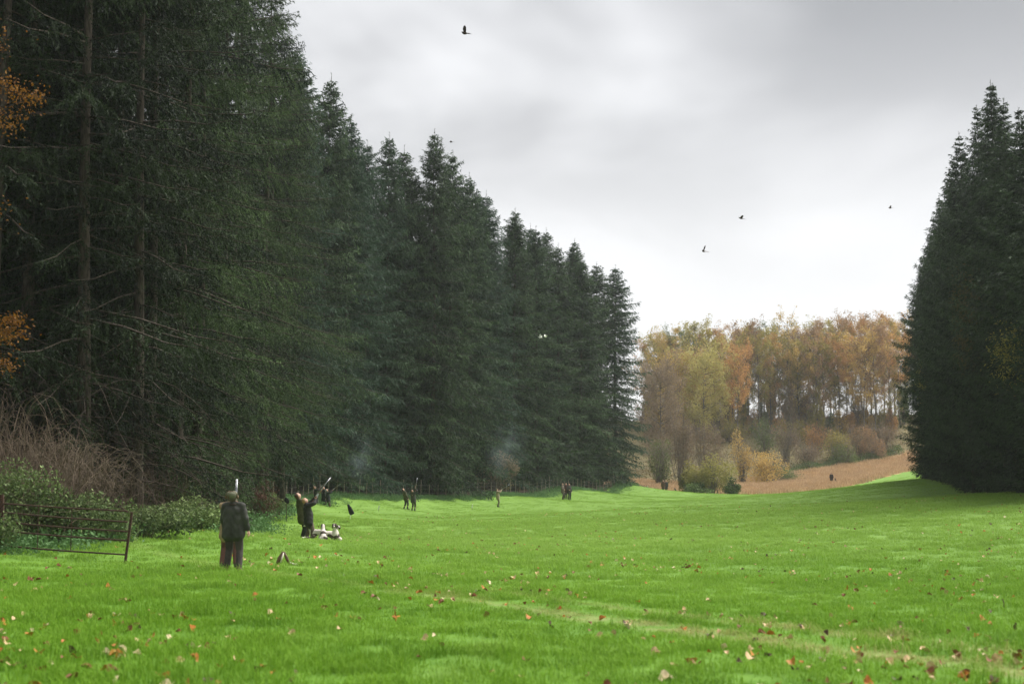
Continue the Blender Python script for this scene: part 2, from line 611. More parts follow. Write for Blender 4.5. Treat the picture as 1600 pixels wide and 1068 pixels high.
# ------------------------------------------------------------------ ground sheets (one grid, split by what grows on it)
gx = np.concatenate([np.arange(-180, -48, 6.0), np.arange(-48, 90, 1.0), np.arange(90, 211, 6.0)])
gy = np.concatenate([np.arange(-45, 0, 3.0), np.arange(0, 45, 0.75), np.arange(45, 130, 1.25), np.arange(130, 345, 2.0), np.arange(345, 531, 8.0)])
GX, GY = np.meshgrid(gx, gy)
GZ = gz(GX.ravel(), GY.ravel()).reshape(GX.shape)
nx, ny = len(gx), len(gy)
ii, jj = np.meshgrid(np.arange(nx - 1), np.arange(ny - 1))
q = np.stack([jj * nx + ii, jj * nx + ii + 1, (jj + 1) * nx + ii + 1, (jj + 1) * nx + ii], -1).reshape(-1, 4)
fcx = (gx[:-1] + gx[1:])[ii].ravel() / 2
fcy = (gy[:-1] + gy[1:])[jj].ravel() / 2


def crop_near(x):       # near edge of the stubble field
    return np.interp(x, [10, 21, 31.5, 33, 43.8, 52, 60, 75], [207, 207, 200, 202, 207, 214, 221, 226])


def crop_far(x):
    return np.interp(x, [10, 26, 44, 60, 80, 110], [226, 236, 268, 278, 291, 300])


def zone(x, y):
    z = np.zeros(len(x), int)
    z[(x < wood_x(y) - 0.4) & (y < 240)] = 2
    z[(y > crop_near(x)) & (x > 12)] = 1
    z[(y > crop_far(x)) | ((y > 215) & (x <= 12))] = 3
    rx = np.interp(y, [30, 66, 85, 156, 175], [30, 25.4, 29.2, 44.5, 60])
    z[(x > rx) & (y < 168) & (y > 30)] = 2
    return z


fz = zone(fcx, fcy)
V = np.stack([GX.ravel(), GY.ravel(), GZ.ravel()], -1)
for k, (nm, mt) in enumerate([('meadow', 'turf'), ('stubble_field', 'stubble'), ('woodland_floor', 'floor'), ('hillside', 'hill')]):
    qq = q[fz == k]
    used, inv = np.unique(qq, return_inverse=True)
    inv = inv.reshape(-1, 4)
    mb = MB()
    mb.add(V[used], np.concatenate([inv[:, [0, 1, 2]], inv[:, [0, 2, 3]]]))
    o = mb.build(nm, M[mt], smooth=True)
    o['kind'] = 'structure'


# ------------------------------------------------------------------ scatter of alike pieces as one stuff object
def scatter(name, protos, pts, rots, scales, idx, seed=0):
    me = bpy.data.meshes.new(name)
    me.vertices.add(len(pts))
    me.vertices.foreach_set('co', np.asarray(pts, np.float32).ravel())
    a = me.attributes.new('rot', 'FLOAT_VECTOR', 'POINT')
    a.data.foreach_set('vector', np.asarray(rots, np.float32).ravel())
    a = me.attributes.new('scl', 'FLOAT_VECTOR', 'POINT')
    a.data.foreach_set('vector', np.asarray(scales, np.float32).ravel())
    a = me.attributes.new('pick', 'INT', 'POINT')
    a.data.foreach_set('value', np.asarray(idx, np.int32))
    o = link(name, me)
    o['kind'] = 'stuff'
    ng = bpy.data.node_groups.new(name + '_nodes', 'GeometryNodeTree')
    ng.interface.new_socket('Geometry', in_out='INPUT', socket_type='NodeSocketGeometry')
    ng.interface.new_socket('Geometry', in_out='OUTPUT', socket_type='NodeSocketGeometry')
    gi = ng.nodes.new('NodeGroupInput')
    go = ng.nodes.new('NodeGroupOutput')
    iop = ng.nodes.new('GeometryNodeInstanceOnPoints')
    jn = ng.nodes.new('GeometryNodeJoinGeometry')
    for pr in reversed(protos):
        oi = ng.nodes.new('GeometryNodeObjectInfo')
        oi.inputs['Object'].default_value = pr
        oi.inputs['As Instance'].default_value = True
        ng.links.new(oi.outputs['Geometry'], jn.inputs[0])
    ng.links.new(gi.outputs[0], iop.inputs['Points'])
    ng.links.new(jn.outputs[0], iop.inputs['Instance'])
    iop.inputs['Pick Instance'].default_value = True

    def attr(nm, ty):
        n = ng.nodes.new('GeometryNodeInputNamedAttribute')
        n.data_type = ty
        n.inputs['Name'].default_value = nm
        return [s for s in n.outputs if s.enabled and s.name == 'Attribute'][0]
    ng.links.new(attr('pick', 'INT'), iop.inputs['Instance Index'])
    e2r = ng.nodes.new('FunctionNodeEulerToRotation')
    ng.links.new(attr('rot', 'FLOAT_VECTOR'), e2r.inputs[0])
    ng.links.new(e2r.outputs[0], iop.inputs['Rotation'])
    ng.links.new(attr('scl', 'FLOAT_VECTOR'), iop.inputs['Scale'])
    ng.links.new(iop.outputs[0], go.inputs[0])
    md = o.modifiers.new('scatter', 'NODES')
    md.node_group = ng
    return o


def proto(name, me):
    return bpy.data.objects.new(name, me)       # not linked: only used as an instance source


def blades(n, rad, h0, h1, w, lean, r):
    mb = MB()
    for _ in range(n):
        rr = rad * math.sqrt(r.random())
        an = r.random() * 6.283
        p = np.array([rr * math.cos(an), rr * math.sin(an), -0.01])
        h = h0 + (h1 - h0) * r.random()
        d = r.random() * 6.283
        l = lean * h * (0.3 + r.random())
        dv = np.array([math.cos(d), math.sin(d), 0])
        pe = np.array([-dv[1], dv[0], 0]) * w * (0.6 + 0.8 * r.random())
        mid = p + dv * l * 0.3 + np.array([0, 0, h * 0.62])
        tip = p + dv * l + np.array([0, 0, h * (0.9 if l < h else 0.65)])
        mb.add([p - pe, p + pe, mid + pe * 0.8, mid - pe * 0.8, tip], [(0, 1, 2), (0, 2, 3), (3, 2, 4)], r.random())
    return mb


tufts = [proto('tuft', blades(70, 0.22, 0.035, 0.10 + 0.02 * k, 0.0035, 0.8, rng).mesh('tuft', M['blade'])) for k in range(5)]
tufts_far = [proto('tuft_far', blades(46, 0.55, 0.03, 0.09, 0.010, 0.9, rng).mesh('tuft_far', M['blade'])) for k in range(4)]


def meadow_points(y0, y1, dens, margin=0.6):
    """random points on the part of the meadow the camera looks over"""
    n = int(dens * 0.385 * (y1 * y1 - y0 * y0) * 1.12)
    y = np.sqrt(rng.random(n) * (y1 * y1 - y0 * y0) + y0 * y0)
    x = (rng.random(n) * 2 - 1) * (y * 0.385 + 1.0)
    k = (zone(x, y) == 0)
    return x[k], y[k]


def tuft_field(name, protos, y0, y1, dens, s0, s1, zs=1.0):
    x, y = meadow_points(y0, y1, dens)
    z = gz(x, y)
    n = len(x)
    pts = np.stack([x, y, z], -1)
    s = s0 + (s1 - s0) * rng.random(n)
    tu = x * 0.865 + y * 0.502
    on = np.maximum(np.exp(-((tu - 10.8) / 0.4) ** 2), 0.7 * np.exp(-((tu - 12.0) / 0.3) ** 2))
    patch = (1 - 0.7 * on) * (0.55 + 0.75 * rng.random(n) ** 1.5) + 0.30 * np.sin(x * 0.55 + 1.7 * np.sin(y * 0.23)) * np.sin(y * 0.41 + x * 0.2)
    return pts, np.stack([rng.normal(0, 0.08, n), rng.normal(0, 0.08, n), rng.random(n) * 6.283], -1), np.stack([s, s, s * patch * zs], -1)


P, Ro, Sc = tuft_field('grass', tufts, 9.5, 30, 18, 0.75, 1.3)
P2, Ro2, Sc2 = tuft_field('grass', tufts, 30, 82, 7, 1.1, 1.7, 0.75)
P, Ro, Sc = np.concatenate([P, P2]), np.concatenate([Ro, Ro2]), np.concatenate([Sc, Sc2])
o = scatter('grass', tufts, P, Ro, Sc, rng.integers(0, len(tufts), len(P)))
tag(o, 'short bright green grass covering the near meadow', 'grass')
P, Ro, Sc = tuft_field('grass', tufts_far, 78, 212, 4.2, 0.7, 1.1, 0.8)
o = scatter('far_grass', tufts_far, P, Ro, Sc, rng.integers(0, len(tufts_far), len(P)))
tag(o, 'short pale green grass covering the distant meadow', 'grass')

# dead crop stalks on the stubble field
st = []
for k in range(4):
    mb = MB()
    for _ in range(26):
        p = np.array([rng.normal(0, 0.5), rng.normal(0, 0.5), -0.02])
        h = 0.25 + 0.4 * rng.random()
        d = rng.normal(0, 0.12, 3)
        d[2] = 0
        w = np.array([0.03 + 0.03 * rng.random(), rng.normal(0, 0.01), 0])
        mb.add([p - w, p + w, p + d + (0, 0, h)], [(0, 1, 2)], rng.random())
    st.append(proto('stalk_clump', mb.mesh('stalk_clump', M['stalk'])))
n = 26000
x = 12 + rng.random(n) * 82
y = 198 + rng.random(n) * 104
k = zone(x, y) == 1
x, y = x[k], y[k]
P = np.stack([x, y, gz(x, y)], -1)
n = len(x)
o = scatter('crop_stalks', st, P, np.stack([np.zeros(n), np.zeros(n), rng.random(n) * 6.283], -1), np.repeat((0.7 + 0.6 * rng.random(n))[:, None], 3, 1), rng.integers(0, 4, n))
tag(o, 'orange brown dead crop stalks standing on the far sloping field', 'crop')


# ------------------------------------------------------------------ conifers
CORD = ['first', 'second', 'third', 'fourth', 'fifth', 'sixth', 'seventh', 'eighth', 'ninth', 'tenth', 'eleventh', 'twelfth', 'thirteenth', 'fourteenth', 'fifteenth', 'sixteenth', 'seventeenth', 'eighteenth', 'nineteenth', 'twentieth', 'twenty first', 'twenty second', 'twenty third']
def tri_twigs(mb, p, d, length, width, tint, r):
    n = len(p)
    q_ = r.normal(0, 1, (n, 3))
    pe = np.cross(d, q_)
    pe /= np.linalg.norm(pe, axis=1)[:, None] + 1e-9
    w = (width * (0.6 + 0.8 * r.random(n)))[:, None]
    v = np.stack([p - pe * w, p + pe * w, p + d * length[:, None]], 1).reshape(-1, 3)
    mb.add(v, np.arange(n * 3).reshape(-1, 3), np.repeat(np.clip(tint, 0, 1), 3))


def conifer(seed, H, Rm, z0, per_m, tl, tw, step, wood=True, bare=0.0, columnar=False, sparse_low=0.0, dead=0, axis=True, pendf=1.0):
    """returns (trunk mesh builder, crown mesh builder)"""
    r = np.random.default_rng(seed)
    cr, tk = MB(), MB()
    lean = r.normal(0, 0.006, 2)
    zz = np.linspace(-0.4, H, 16)
    wob = np.stack([np.sin(zz * 0.31 + seed) * 0.05, np.cos(zz * 0.27 + seed) * 0.05], -1)
    rad0 = 0.0078 * H
    rad = rad0 * (1 - 0.96 * np.clip(zz / H, 0, 1)) * (1 + 0.5 * np.exp(-np.clip(zz, 0, 9) * 2.0))
    tk.tube(np.stack([lean[0] * zz + wob[:, 0], lean[1] * zz + wob[:, 1], zz], -1), rad, 9)
    z = z0
    while z < H - (0.6 if not columnar else 0.25):
        f = z / H
        if columnar:
            prof = min(1.0, 0.72 + 0.9 * f) * (1.0 if f < 0.45 else max(0.06, 1 - ((f - 0.45) / 0.55) ** 1.35))
        else:
            prof = (1 - math.exp(-(H - z) * 0.44 / Rm)) * min(1.0, 0.85 + 1.2 * f)
        nb = (r.integers(4, 7) if f < 0.75 else 6) if not columnar else r.integers(5, 8)
        a0 = r.random() * 6.283
        if f < sparse_low and r.random() < 0.55:
            nb = int(nb * 0.35)
        for k in range(nb):
            az = a0 + 6.283 * k / nb + r.normal(0, 0.25)
            L = Rm * prof * ((0.62 + 0.6 * r.random()) if f < 0.85 else (0.85 + 0.3 * r.random())) if not columnar else Rm * prof * (0.55 + 0.65 * r.random())
            if r.random() < 0.10:
                L *= 1.25
            L = max(L, 0.16)
            zb = min(z + r.normal(0, step * (0.45 if f < 0.8 else 0.15)), H - 0.3)
            u = np.array([math.cos(az), math.sin(az), 0])
            s = np.array([-u[1], u[0], 0])
            if columnar:
                s0, s1 = 0.55 + 0.2 * f, -0.35
            else:
                s0 = -0.18 + 0.75 * f ** 2
                s1 = -0.30 + 0.12 * f
            s0 += r.normal(0, 0.08)
            base = np.array([lean[0] * zb, lean[1] * zb, zb])

            def bz(t):
                return L * (s0 * t + s1 * t * t + 0.16 * t ** 5)
            nl = max(5, int(L * 5.0))
            tl_ = np.clip(np.concatenate([np.linspace(0.10, 0.97, nl)] * 2) + r.normal(0, 0.03, 2 * nl), 0.05, 1)
            sg = np.repeat([-1.0, 1.0], nl)
            ll = (0.27 * L * (1 - tl_) ** 0.8 + 0.10 + 0.05 * min(L, 2)) * (0.55 + 0.7 * r.random(2 * nl))
            ll[r.random(2 * nl) < 0.10] *= 0.3
            p0 = base + u * (L * tl_)[:, None]
            p0[:, 2] += bz(tl_)
            fw = 0.55 + 0.5 * r.random(2 * nl)
            ld = u * fw[:, None] + s * (sg * (0.75 + 0.3 * r.random(2 * nl)))[:, None]
            ld /= np.linalg.norm(ld, axis=1)[:, None]
            pend = (0.35 + 0.9 * r.random(2 * nl)) * pendf * (0.35 if f > 0.85 else 1.0) * (0.5 if columnar else 1.0)
            n = int(per_m * ll.sum() * (1.5 if f > 0.55 else 1.0)) + 6
            w_ = ll / ll.sum()
            ci = r.choice(2 * nl, n, p=w_)
            q_ = r.random(n) ** 0.85
            lq = ll[ci] * q_
            p = p0[ci] + ld[ci] * lq[:, None]
            p[:, 2] -= pend[ci] * lq * (0.25 + 0.75 * q_) + 0.02
            tg = ld[ci].copy()
            tg[:, 2] -= pend[ci] * (0.3 + 1.2 * q_)
            d = tg * (0.75 if pendf == 1.0 else 0.5) + r.normal(0, 0.48 if pendf == 1.0 else 0.62, (n, 3))
            d[:, 2] -= 0.22
            d /= np.linalg.norm(d, axis=1)[:, None]
            t = tl_[ci]
            tint = 0.42 + r.normal(0, 0.13, n) + r.normal(0, 0.20, 2 * nl)[ci] + r.normal(0, 0.28)
            ln = tl * (0.6 + 0.8 * r.random(n)) * min(1.0, 0.4 + 0.5 * L)
            tri_twigs(cr, p, d, ln, tw, tint, r)
            if axis:
                m_ = int(L * 14)
                ta = r.random(m_)
                pa = base + u * (L * ta)[:, None]
                pa[:, 2] += bz(ta)
                da = u * 0.5 + r.normal(0, 0.5, (m_, 3))
                da /= np.linalg.norm(da, axis=1)[:, None]
                tri_twigs(cr, pa, da, np.full(m_, tl * min(1.0, 0.4 + 0.5 * L)), tw, 0.4 + r.normal(0, 0.15, m_), r)
            if wood and L > 0.9:
                tt = np.array([0, 0.35, 0.7, 0.97])
                pp = base + u * (L * tt)[:, None]
                pp[:, 2] += bz(tt)
                cr_w = 0.012 + 0.010 * L
                tk.tube(pp, cr_w * np.array([1, 0.75, 0.45, 0.15]), 3, cap=False)
        z += step * (0.8 + 0.4 * r.random()) * (1.0 if f < 0.6 else (0.72 if f < 0.85 or columnar else 0.55))
    # leader shoot
    n = 14
    p = np.stack([np.full(n, lean[0] * H), np.full(n, lean[1] * H), H - r.random(n) * 0.9], -1)
    a = r.random(n) * 6.283
    d = np.stack([np.cos(a) * 0.7, np.sin(a) * 0.7, np.full(n, 0.65)], -1)
    tri_twigs(cr, p, d, np.full(n, 0.17), tw * 0.6, np.full(n, 0.45), r)
    # dead branches on the bare lower trunk
    for k in range(dead):
        zb = 1.6 + r.random() * max(z0 - 1.0, 3)
        az = r.random() * 6.283
        L = 1.2 + 2.6 * r.random()
        tt = np.linspace(0, 1, 6)
        u = np.array([math.cos(az), math.sin(az), 0])
        pp = np.array([0, 0, zb]) + u * (L * tt)[:, None]
        pp[:, 2] += L * (0.05 * tt - (0.25 + 0.4 * r.random()) * tt ** 2) + r.normal(0, 0.03, 6)
        pp[:, :2] += np.cumsum(r.normal(0, 0.03 * L, (6, 2)), 0) * 0.5
        tk.tube(pp, 0.028 * (1 - 0.8 * tt), 4, cap=False)
        for q_ in range(4):
            b0 = pp[r.integers(2, 6)]
            dd = u * 0.5 + r.normal(0, 0.5, 3)
            dd[2] -= 0.3
            l2 = 0.3 + 0.6 * r.random()
            tk.tube([b0, b0 + dd * l2 * 0.5 + r.normal(0, .04, 3), b0 + dd * l2], [0.011, 0.008, 0.003], 3, cap=False)
    return tk, cr


def tree_proto(name, tk, cr, bark, leaf, crown='crown'):
    return (name, tk.mesh(name + '_trunk', bark, True), cr.mesh(name + '_crown', leaf), crown)


def plant(pr, x, y, rz, s, label, cat, group=None, sz=None, sink=0.1):
    o = empty(pr[0], (x, y, g1(x, y) - sink), rz)
    o.scale = (s, s, sz or s)
    link('trunk', pr[1], o)
    link(pr[3], pr[2], o)
    tag(o, label, cat, group)
    return o


SPR = [tree_proto('spruce_tree', *conifer(11 + k, 31, 4.1, 1.2 + k * 0.5, 10, 0.32, 0.034, 0.60, True), M['bark'], M['spruce']) for k in range(4)]
SPN = [tree_proto('spruce_tree', *conifer(31 + k, 32, 4.5, 1.4 + 2.6 * k, 36, 0.125, 0.0165, 0.90, True, dead=10, pendf=1.3), M['bark'], M['spruce_painted_half_shade']) for k in range(2)]
SPB = [tree_proto('spruce_tree', *conifer(51 + k, 32, 4.6, 4.5 + k * 1.5, 34, 0.13, 0.017, 0.90, True, sparse_low=0.3, dead=40, pendf=1.25), M['bark'], M['spruce_painted_shade']) for k in range(2)]

GRP_S = 'tall spruces of the left wood'
rows = [(958, 189, 412), (932, 186, 408), (905, 180, 402), (872, 172, 378), (838, 164, 352), (802, 157, 322), (770, 151, 296), (736, 145, 268), (704, 140, 232), (680, 135, 200), (643, 134, 226),
        (606, 131, 204), (572, 127, 215), (545, 122, 176), (505, 117, 112), (470, 111, 66)]
LAB = ['tall spruce at the far right end of the left wood, next to the autumn trees',
       'second spruce from the far right end of the left wood, close beside the last',
       'slim spruce third from the far right end of the left wood',
       'fourth spruce from the far right end of the left wood',
       'fifth spruce from the far end, behind the trio of standing men',
       'spruce in the left wood between the trio and the man in tan',
       'pointed spruce standing just left of the group of three, behind the lone man in tan',
       'spruce directly behind the lone man in the tan coat',
       'spruce just left of the lone man in tan, shorter than the tall pair beside it',
       'tallest sharp spire in the middle of the left wood, under the small bird',
       'spruce behind and just right of the man firing straight up',
       'spruce with a thin bare leader standing behind the man firing straight up',
       'broad spruce left of the man firing straight up, near the drifting smoke',
       'dark spruce with a ragged top above the dark flag shape on the peg',
       'high spruce rising above the far group with the raised guns',
       'high spruce left of the far group, its tip in the grey sky']
for i, (px, d, py) in enumerate(rows):
    x, zt = at(px, py, d)
    h = zt - g1(x, d)
    pr = SPR[i % 4]
    plant(pr, x, d, rng.random() * 6.28, 1.18 if i < 3 else 1.05, LAB[i], 'spruce tree', GRP_S, sz=h / 31.0 * 1.0)
near = [(425, 96, 33), (398, 89, 33), (388, 81, 33), (372, 74, 33), (358, 67, 32), (326, 60, 33), (296, 54, 32), (250, 50.5, 33)]
NL = ['huge dark spruce cut by the top of the photo, left of the pointed skyline',
      'huge spruce behind the crouched shooter with dogs, top out of frame',
      'shaggy spruce whose light green low boughs hang over the far shooters',
      'shaggy spruce above the dark oval seat',
      'big spruce standing over the reddish brown bush',
      'big spruce just left of the reddish brown bush, boughs near the ground',
      'big spruce directly behind the man in the long waxed coat',
      'big spruce left of the coat wearing man, boughs over the green bushes']
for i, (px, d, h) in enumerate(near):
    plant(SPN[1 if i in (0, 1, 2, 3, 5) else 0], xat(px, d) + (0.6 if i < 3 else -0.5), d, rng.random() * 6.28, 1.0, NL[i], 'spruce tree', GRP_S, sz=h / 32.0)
bare = [(212, 47.5, 33, 0.9), (175, 50, 33, 1.0), (128, 46, 33, 1.0), (92, 52, 32, 0.85), (40, 47, 34, 1.05), (-20, 44, 33, 1.0), (160, 57, 33, 0.9), (235, 59, 33, 1.0), (8, 55, 33, 1.0)]
BL = ['spruce with bare leaning trunk just right of the dark trunks by the gate',
      'spruce with grey flaking trunk rising behind the brown bramble mound',
      'spruce with thick bare trunk above the middle of the brown brambles',
      'thin bare trunked spruce in deep shade above the gate',
      'thick trunked spruce behind the yellow leaves at the left edge',
      'shaded spruce at the very left edge of the photo',
      'bare trunked spruce standing a row back above the gate end',
      'bare trunked spruce a row back, left of the coat wearing man',
      'dark trunk a row back at the left edge behind the yellow leaves']
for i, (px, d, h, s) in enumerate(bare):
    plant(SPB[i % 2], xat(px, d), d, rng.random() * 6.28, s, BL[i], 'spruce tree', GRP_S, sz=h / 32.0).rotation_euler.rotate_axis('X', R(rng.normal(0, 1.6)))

# second row that shows between the front crowns
for i in range(17):
    y = 100 + i * 5.6 + rng.normal(0, 1)
    x = float(wood_x(y)) - 7.0 + rng.normal(0, 1.0)
    plant(SPR[(i + 1) % 4], x, y, rng.random() * 6.28, 1.0, 'dark spruce showing only between the front crowns of the left wood', 'spruce tree', 'spruces behind the front row', sz=1.0 + 0.08 * rng.random())

# the deep wood behind: one dark mass
pp = []
for y in np.arange(30, 215, 4.6):
    for k in range(6):
        xx = float(wood_x(y)) - 15 - 5 * k + rng.normal(0, 1)
        if y < 75:
            xx += 2.0 if y > 40 else -3
        if xx > -0.42 * y - 14:
            pp.append((xx, y + rng.normal(0, 1)))
for y in np.arange(46, 76, 5.0):
    for px_ in (0.37, 0.45, 0.29):
        pp.append((-px_ * y - 5, y + 8))
pp = np.array(pp)
mass = []
for k in range(2):
    tk, cr = conifer(71 + k, 31, 4.6, 2.0, 5.5, 0.5, 0.055, 0.72, True)
    cr.add(np.concatenate(tk.v), np.concatenate(tk.t), 0.0, 1)
    mass.append(proto('deep_spruce', cr.mesh('deep_spruce', [M['spruce'], M['bark']])))
n = len(pp)
o = scatter('deep_wood', mass, np.stack([pp[:, 0], pp[:, 1], gz(pp[:, 0], pp[:, 1]) - 0.2], -1), np.stack([np.zeros(n), np.zeros(n), rng.random(n) * 6.28], -1),
            np.stack([np.ones(n), np.ones(n), 0.82 + 0.12 * rng.random(n)], -1), rng.integers(0, 2, n))
tag(o, 'dark mass of spruces deep inside the left wood', 'wood')

# right hand row of dense columnar conifers
CYP = [tree_proto('cypress_tree', *conifer(81 + k, 26, 3.0, 0.25, 13, 0.27, 0.028, 0.55, False, columnar=True), M['bark'], M['cypress']) for k in range(3)]
cyr = [(157, 22.5), (152, 24), (147, 24.5), (142, 25), (137, 25.5), (132, 25.5), (127, 26), (122, 26.5), (117, 26.5), (112, 26.5), (107, 26), (102, 26.5), (97, 27), (92, 27), (87.5, 26), (83, 23.6), (78.5, 21.8), (74, 20.6), (70, 19.4), (66, 18.2)]
for i, (d, h) in enumerate(cyr):
    xx = float(np.interp(d, [66, 85, 112, 156], [26.6, 30.1, 35.7, 45.7])) + rng.normal(0, 0.3)
    lab = f'columnar conifer in the right hand row, {CORD[i]} from its far end'
    if i == 0:
        lab = 'dark columnar conifer at the far end of the right hand row, by the brown field'
    if i == 11:
        lab = 'tallest pointed conifer of the right hand row, at the right edge of the photo'
    plant(CYP[i % 3], xx, d, rng.random() * 6.28, 1.0, lab, 'conifer', 'columnar conifers of the right hand row', sz=h / 26.0)
# browned and ivy clad sprays on some of them
for (px, py, d, sx, sz, mt, lab) in [(1530, 475, 88, 1.5, 1.6, 'cypress_brown', 1), (1500, 540, 92, 1.2, 1.5, 'cypress_brown', 1), (1433, 590, 140, 0.9, 2.0, 'gold_ivy', 1), (1592, 560, 74, 0.8, 1.4, 'gold_ivy', 1)]:
    x, z = at(px, py, d)
    r_ = np.random.default_rng(int(px))
    cand = [o for o in COL.objects if o.name.startswith('cypress_tree')]
    tr = min(cand, key=lambda o: (o.location.x - x) ** 2 + (o.location.y - d) ** 2)
    n = 900
    mb = MB()
    p = np.array([x - 0.9, d - 1.6, z]) + r_.normal(0, 1, (n, 3)) * (sx * 0.55, 0.7, sz * 0.55)
    cc = np.array(tr.location)
    rad_ = np.hypot(p[:, 0] - cc[0], p[:, 1] - cc[1])
    k_ = np.clip(2.75 / rad_, 0, 1.35)
    p[:, 0] = cc[0] + (p[:, 0] - cc[0]) * k_ + r_.normal(0, 0.2, n)
    p[:, 1] = cc[1] + (p[:, 1] - cc[1]) * k_ + r_.normal(0, 0.2, n)
    dd_ = r_.normal(0, 1, (n, 3))
    dd_[:, 2] -= 0.6
    dd_ /= np.linalg.norm(dd_, axis=1)[:, None]
    mi = np.array(tr.matrix_basis.inverted())
    pl = p @ mi[:3, :3].T + mi[:3, 3]
    tri_twigs(mb, pl, dd_, np.full(n, 0.2), 0.03, 0.5 + r_.normal(0, 0.25, n), r_)
    o = mb.build('discoloured_foliage', M['cypress_brown'] if mt == 'cypress_brown' else AUT['olive'], tr)
    o['label'] = 'browned spray of foliage' if mt == 'cypress_brown' else 'yellowish climber in the foliage'
# a second rank closes the row
pp = np.array([(float(np.interp(d, [66, 85, 112, 156], [27.6, 31.2, 36.8, 47.0])) + 5.2 + k * 4.5, d + 2) for d in np.arange(64, 158, 4.8) for k in range(2)])
n = len(pp)
o = scatter('hidden_conifers', [proto('back_conifer', CYP[0][2])], np.stack([pp[:, 0], pp[:, 1], gz(pp[:, 0], pp[:, 1])], -1), np.stack([np.zeros(n), np.zeros(n), rng.random(n) * 6.28], -1),
            np.stack([np.ones(n), np.ones(n), np.where(pp[:, 1] < 86, 0.68, 0.86) + 0.10 * rng.random(n)], -1), np.zeros(n, int))
o.name = 'conifer_mass'
tag(o, 'dark mass of conifers behind the right hand row', 'wood')


# ------------------------------------------------------------------ broadleaved trees and shrubs
def leaf_cloud(mb, p, size, r, tint, quad=True, flat=0.0):
    n = len(p)
    a = r.normal(0, 1, (n, 3))
    a /= np.linalg.norm(a, axis=1)[:, None]
    c = np.cross(a, r.normal(0, 1, (n, 3)))
    c /= np.linalg.norm(c, axis=1)[:, None] + 1e-9
    s = (size * (0.6 + 0.8 * r.random(n)))[:, None]
    if quad:
        v = np.stack([p - a * s, p - c * s * 0.55, p + a * s, p + c * s * 0.55], 1).reshape(-1, 3)
        i = np.arange(n)[:, None] * 4
        tr = np.concatenate([i + [0, 1, 2], i + [0, 2, 3]])
        mb.add(v, tr, np.repeat(np.clip(tint, 0, 1), 4))
    else:
        v = np.stack([p - a * s * 0.7, p + a * s * 0.7 - c * s * 0.4, p + a * s * 0.7 + c * s * 0.5], 1).reshape(-1, 3)
        mb.add(v, np.arange(n * 3).reshape(-1, 3), np.repeat(np.clip(tint, 0, 1), 3))


def broadleaf(seed, H, crown_lo, Rm, nleaf, lsize, limbs=16, rad=0.17, clump=0.75, upf=1.0):
    r = np.random.default_rng(seed)
    tk, cr = MB(), MB()
    tt = np.linspace(0, 1, 9)
    off = np.cumsum(r.normal(0, 0.006 * H, (9, 2)), 0)
    off[0] = 0
    path = np.stack([off[:, 0], off[:, 1], -0.4 + tt * (H * 0.93 + 0.4)], -1)
    tk.tube(path, rad * (1 - 0.88 * tt) * (1 + 0.35 * np.exp(-tt * 25)), 7)
    ends = []
    for k in range(limbs):
        f = crown_lo * 0.85 + (0.97 - crown_lo * 0.85) * ((k + r.random()) / limbs)
        b0 = np.array([np.interp(f * 0.93, tt * 0.93, path[:, i]) for i in range(3)])
        az = k * 2.4 + r.normal(0, 0.4)
        env = math.sqrt(max(0.05, 1 - ((f - (crown_lo + 1) / 2 * 0.96) / ((1 - crown_lo) * 0.62)) ** 2))
        L = Rm * (0.55 + 0.55 * env) * (0.7 + 0.5 * r.random())
        up = (0.75 + 0.5 * r.random()) * upf
        t5 = np.linspace(0, 1, 6)
        u = np.array([math.cos(az), math.sin(az), 0])
        lp = b0 + u * (L * 0.9 * t5 ** 0.9)[:, None]
        lp[:, 2] += L * up * (0.6 * t5 + 0.3 * t5 ** 2)
        lp += np.cumsum(r.normal(0, 0.05 * L, (6, 3)), 0) * 0.5
        lp[:, 2] = np.minimum(lp[:, 2], H * (0.985 + 0.03 * r.random()))
        tk.tube(lp, rad * 0.33 * (1 - 0.85 * t5) * (0.5 + 0.5 * env), 4, cap=False)
        for q_ in range(6):
            s0 = lp[r.integers(2, 6)]
            dd = u * 0.5 + r.normal(0, 0.55, 3) + (0, 0, 0.55)
            l2 = L * (0.22 + 0.3 * r.random())
            e_ = s0 + dd * l2
            tk.tube([s0, (s0 + e_) / 2 + r.normal(0, 0.06 * l2, 3), e_], [0.02, 0.014, 0.006], 3, cap=False)
            ends.append(e_)
            ends.append((s0 + e_) / 2)
        ends.append(lp[-1])
        ends.append(lp[3])
    ends = np.array(ends)
    w = r.random(len(ends)) ** 0.8
    w /= w.sum()
    c = r.choice(len(ends), nleaf, p=w)
    p = ends[c] + r.normal(0, clump * Rm * 0.16, (nleaf, 3))
    tint = 0.5 + (r.normal(0, 0.22, len(ends)))[c] + r.normal(0, 0.18, nleaf)
    leaf_cloud(cr, p, lsize, r, tint, quad=False)
    return tk, cr


BL_ = {}
shapes = []
for k in range(5):
    H = 20 + k * 0.6
    shapes.append((H, broadleaf(200 + k, H, (0.28, 0.5, 0.40, 0.58, 0.34)[k], 3.4, 7500, 0.185, 24, 0.17, clump=0.62)))
sparse = [(21, broadleaf(230 + k, 21, 0.16, 2.7, 3600, 0.18, 32, 0.15, clump=0.6)) for k in range(2)]
dense = [(17, broadleaf(240 + k, 17, 0.30, 5.0, 14000, 0.2, 34, 0.22, clump=0.6, upf=0.30)) for k in range(2)]


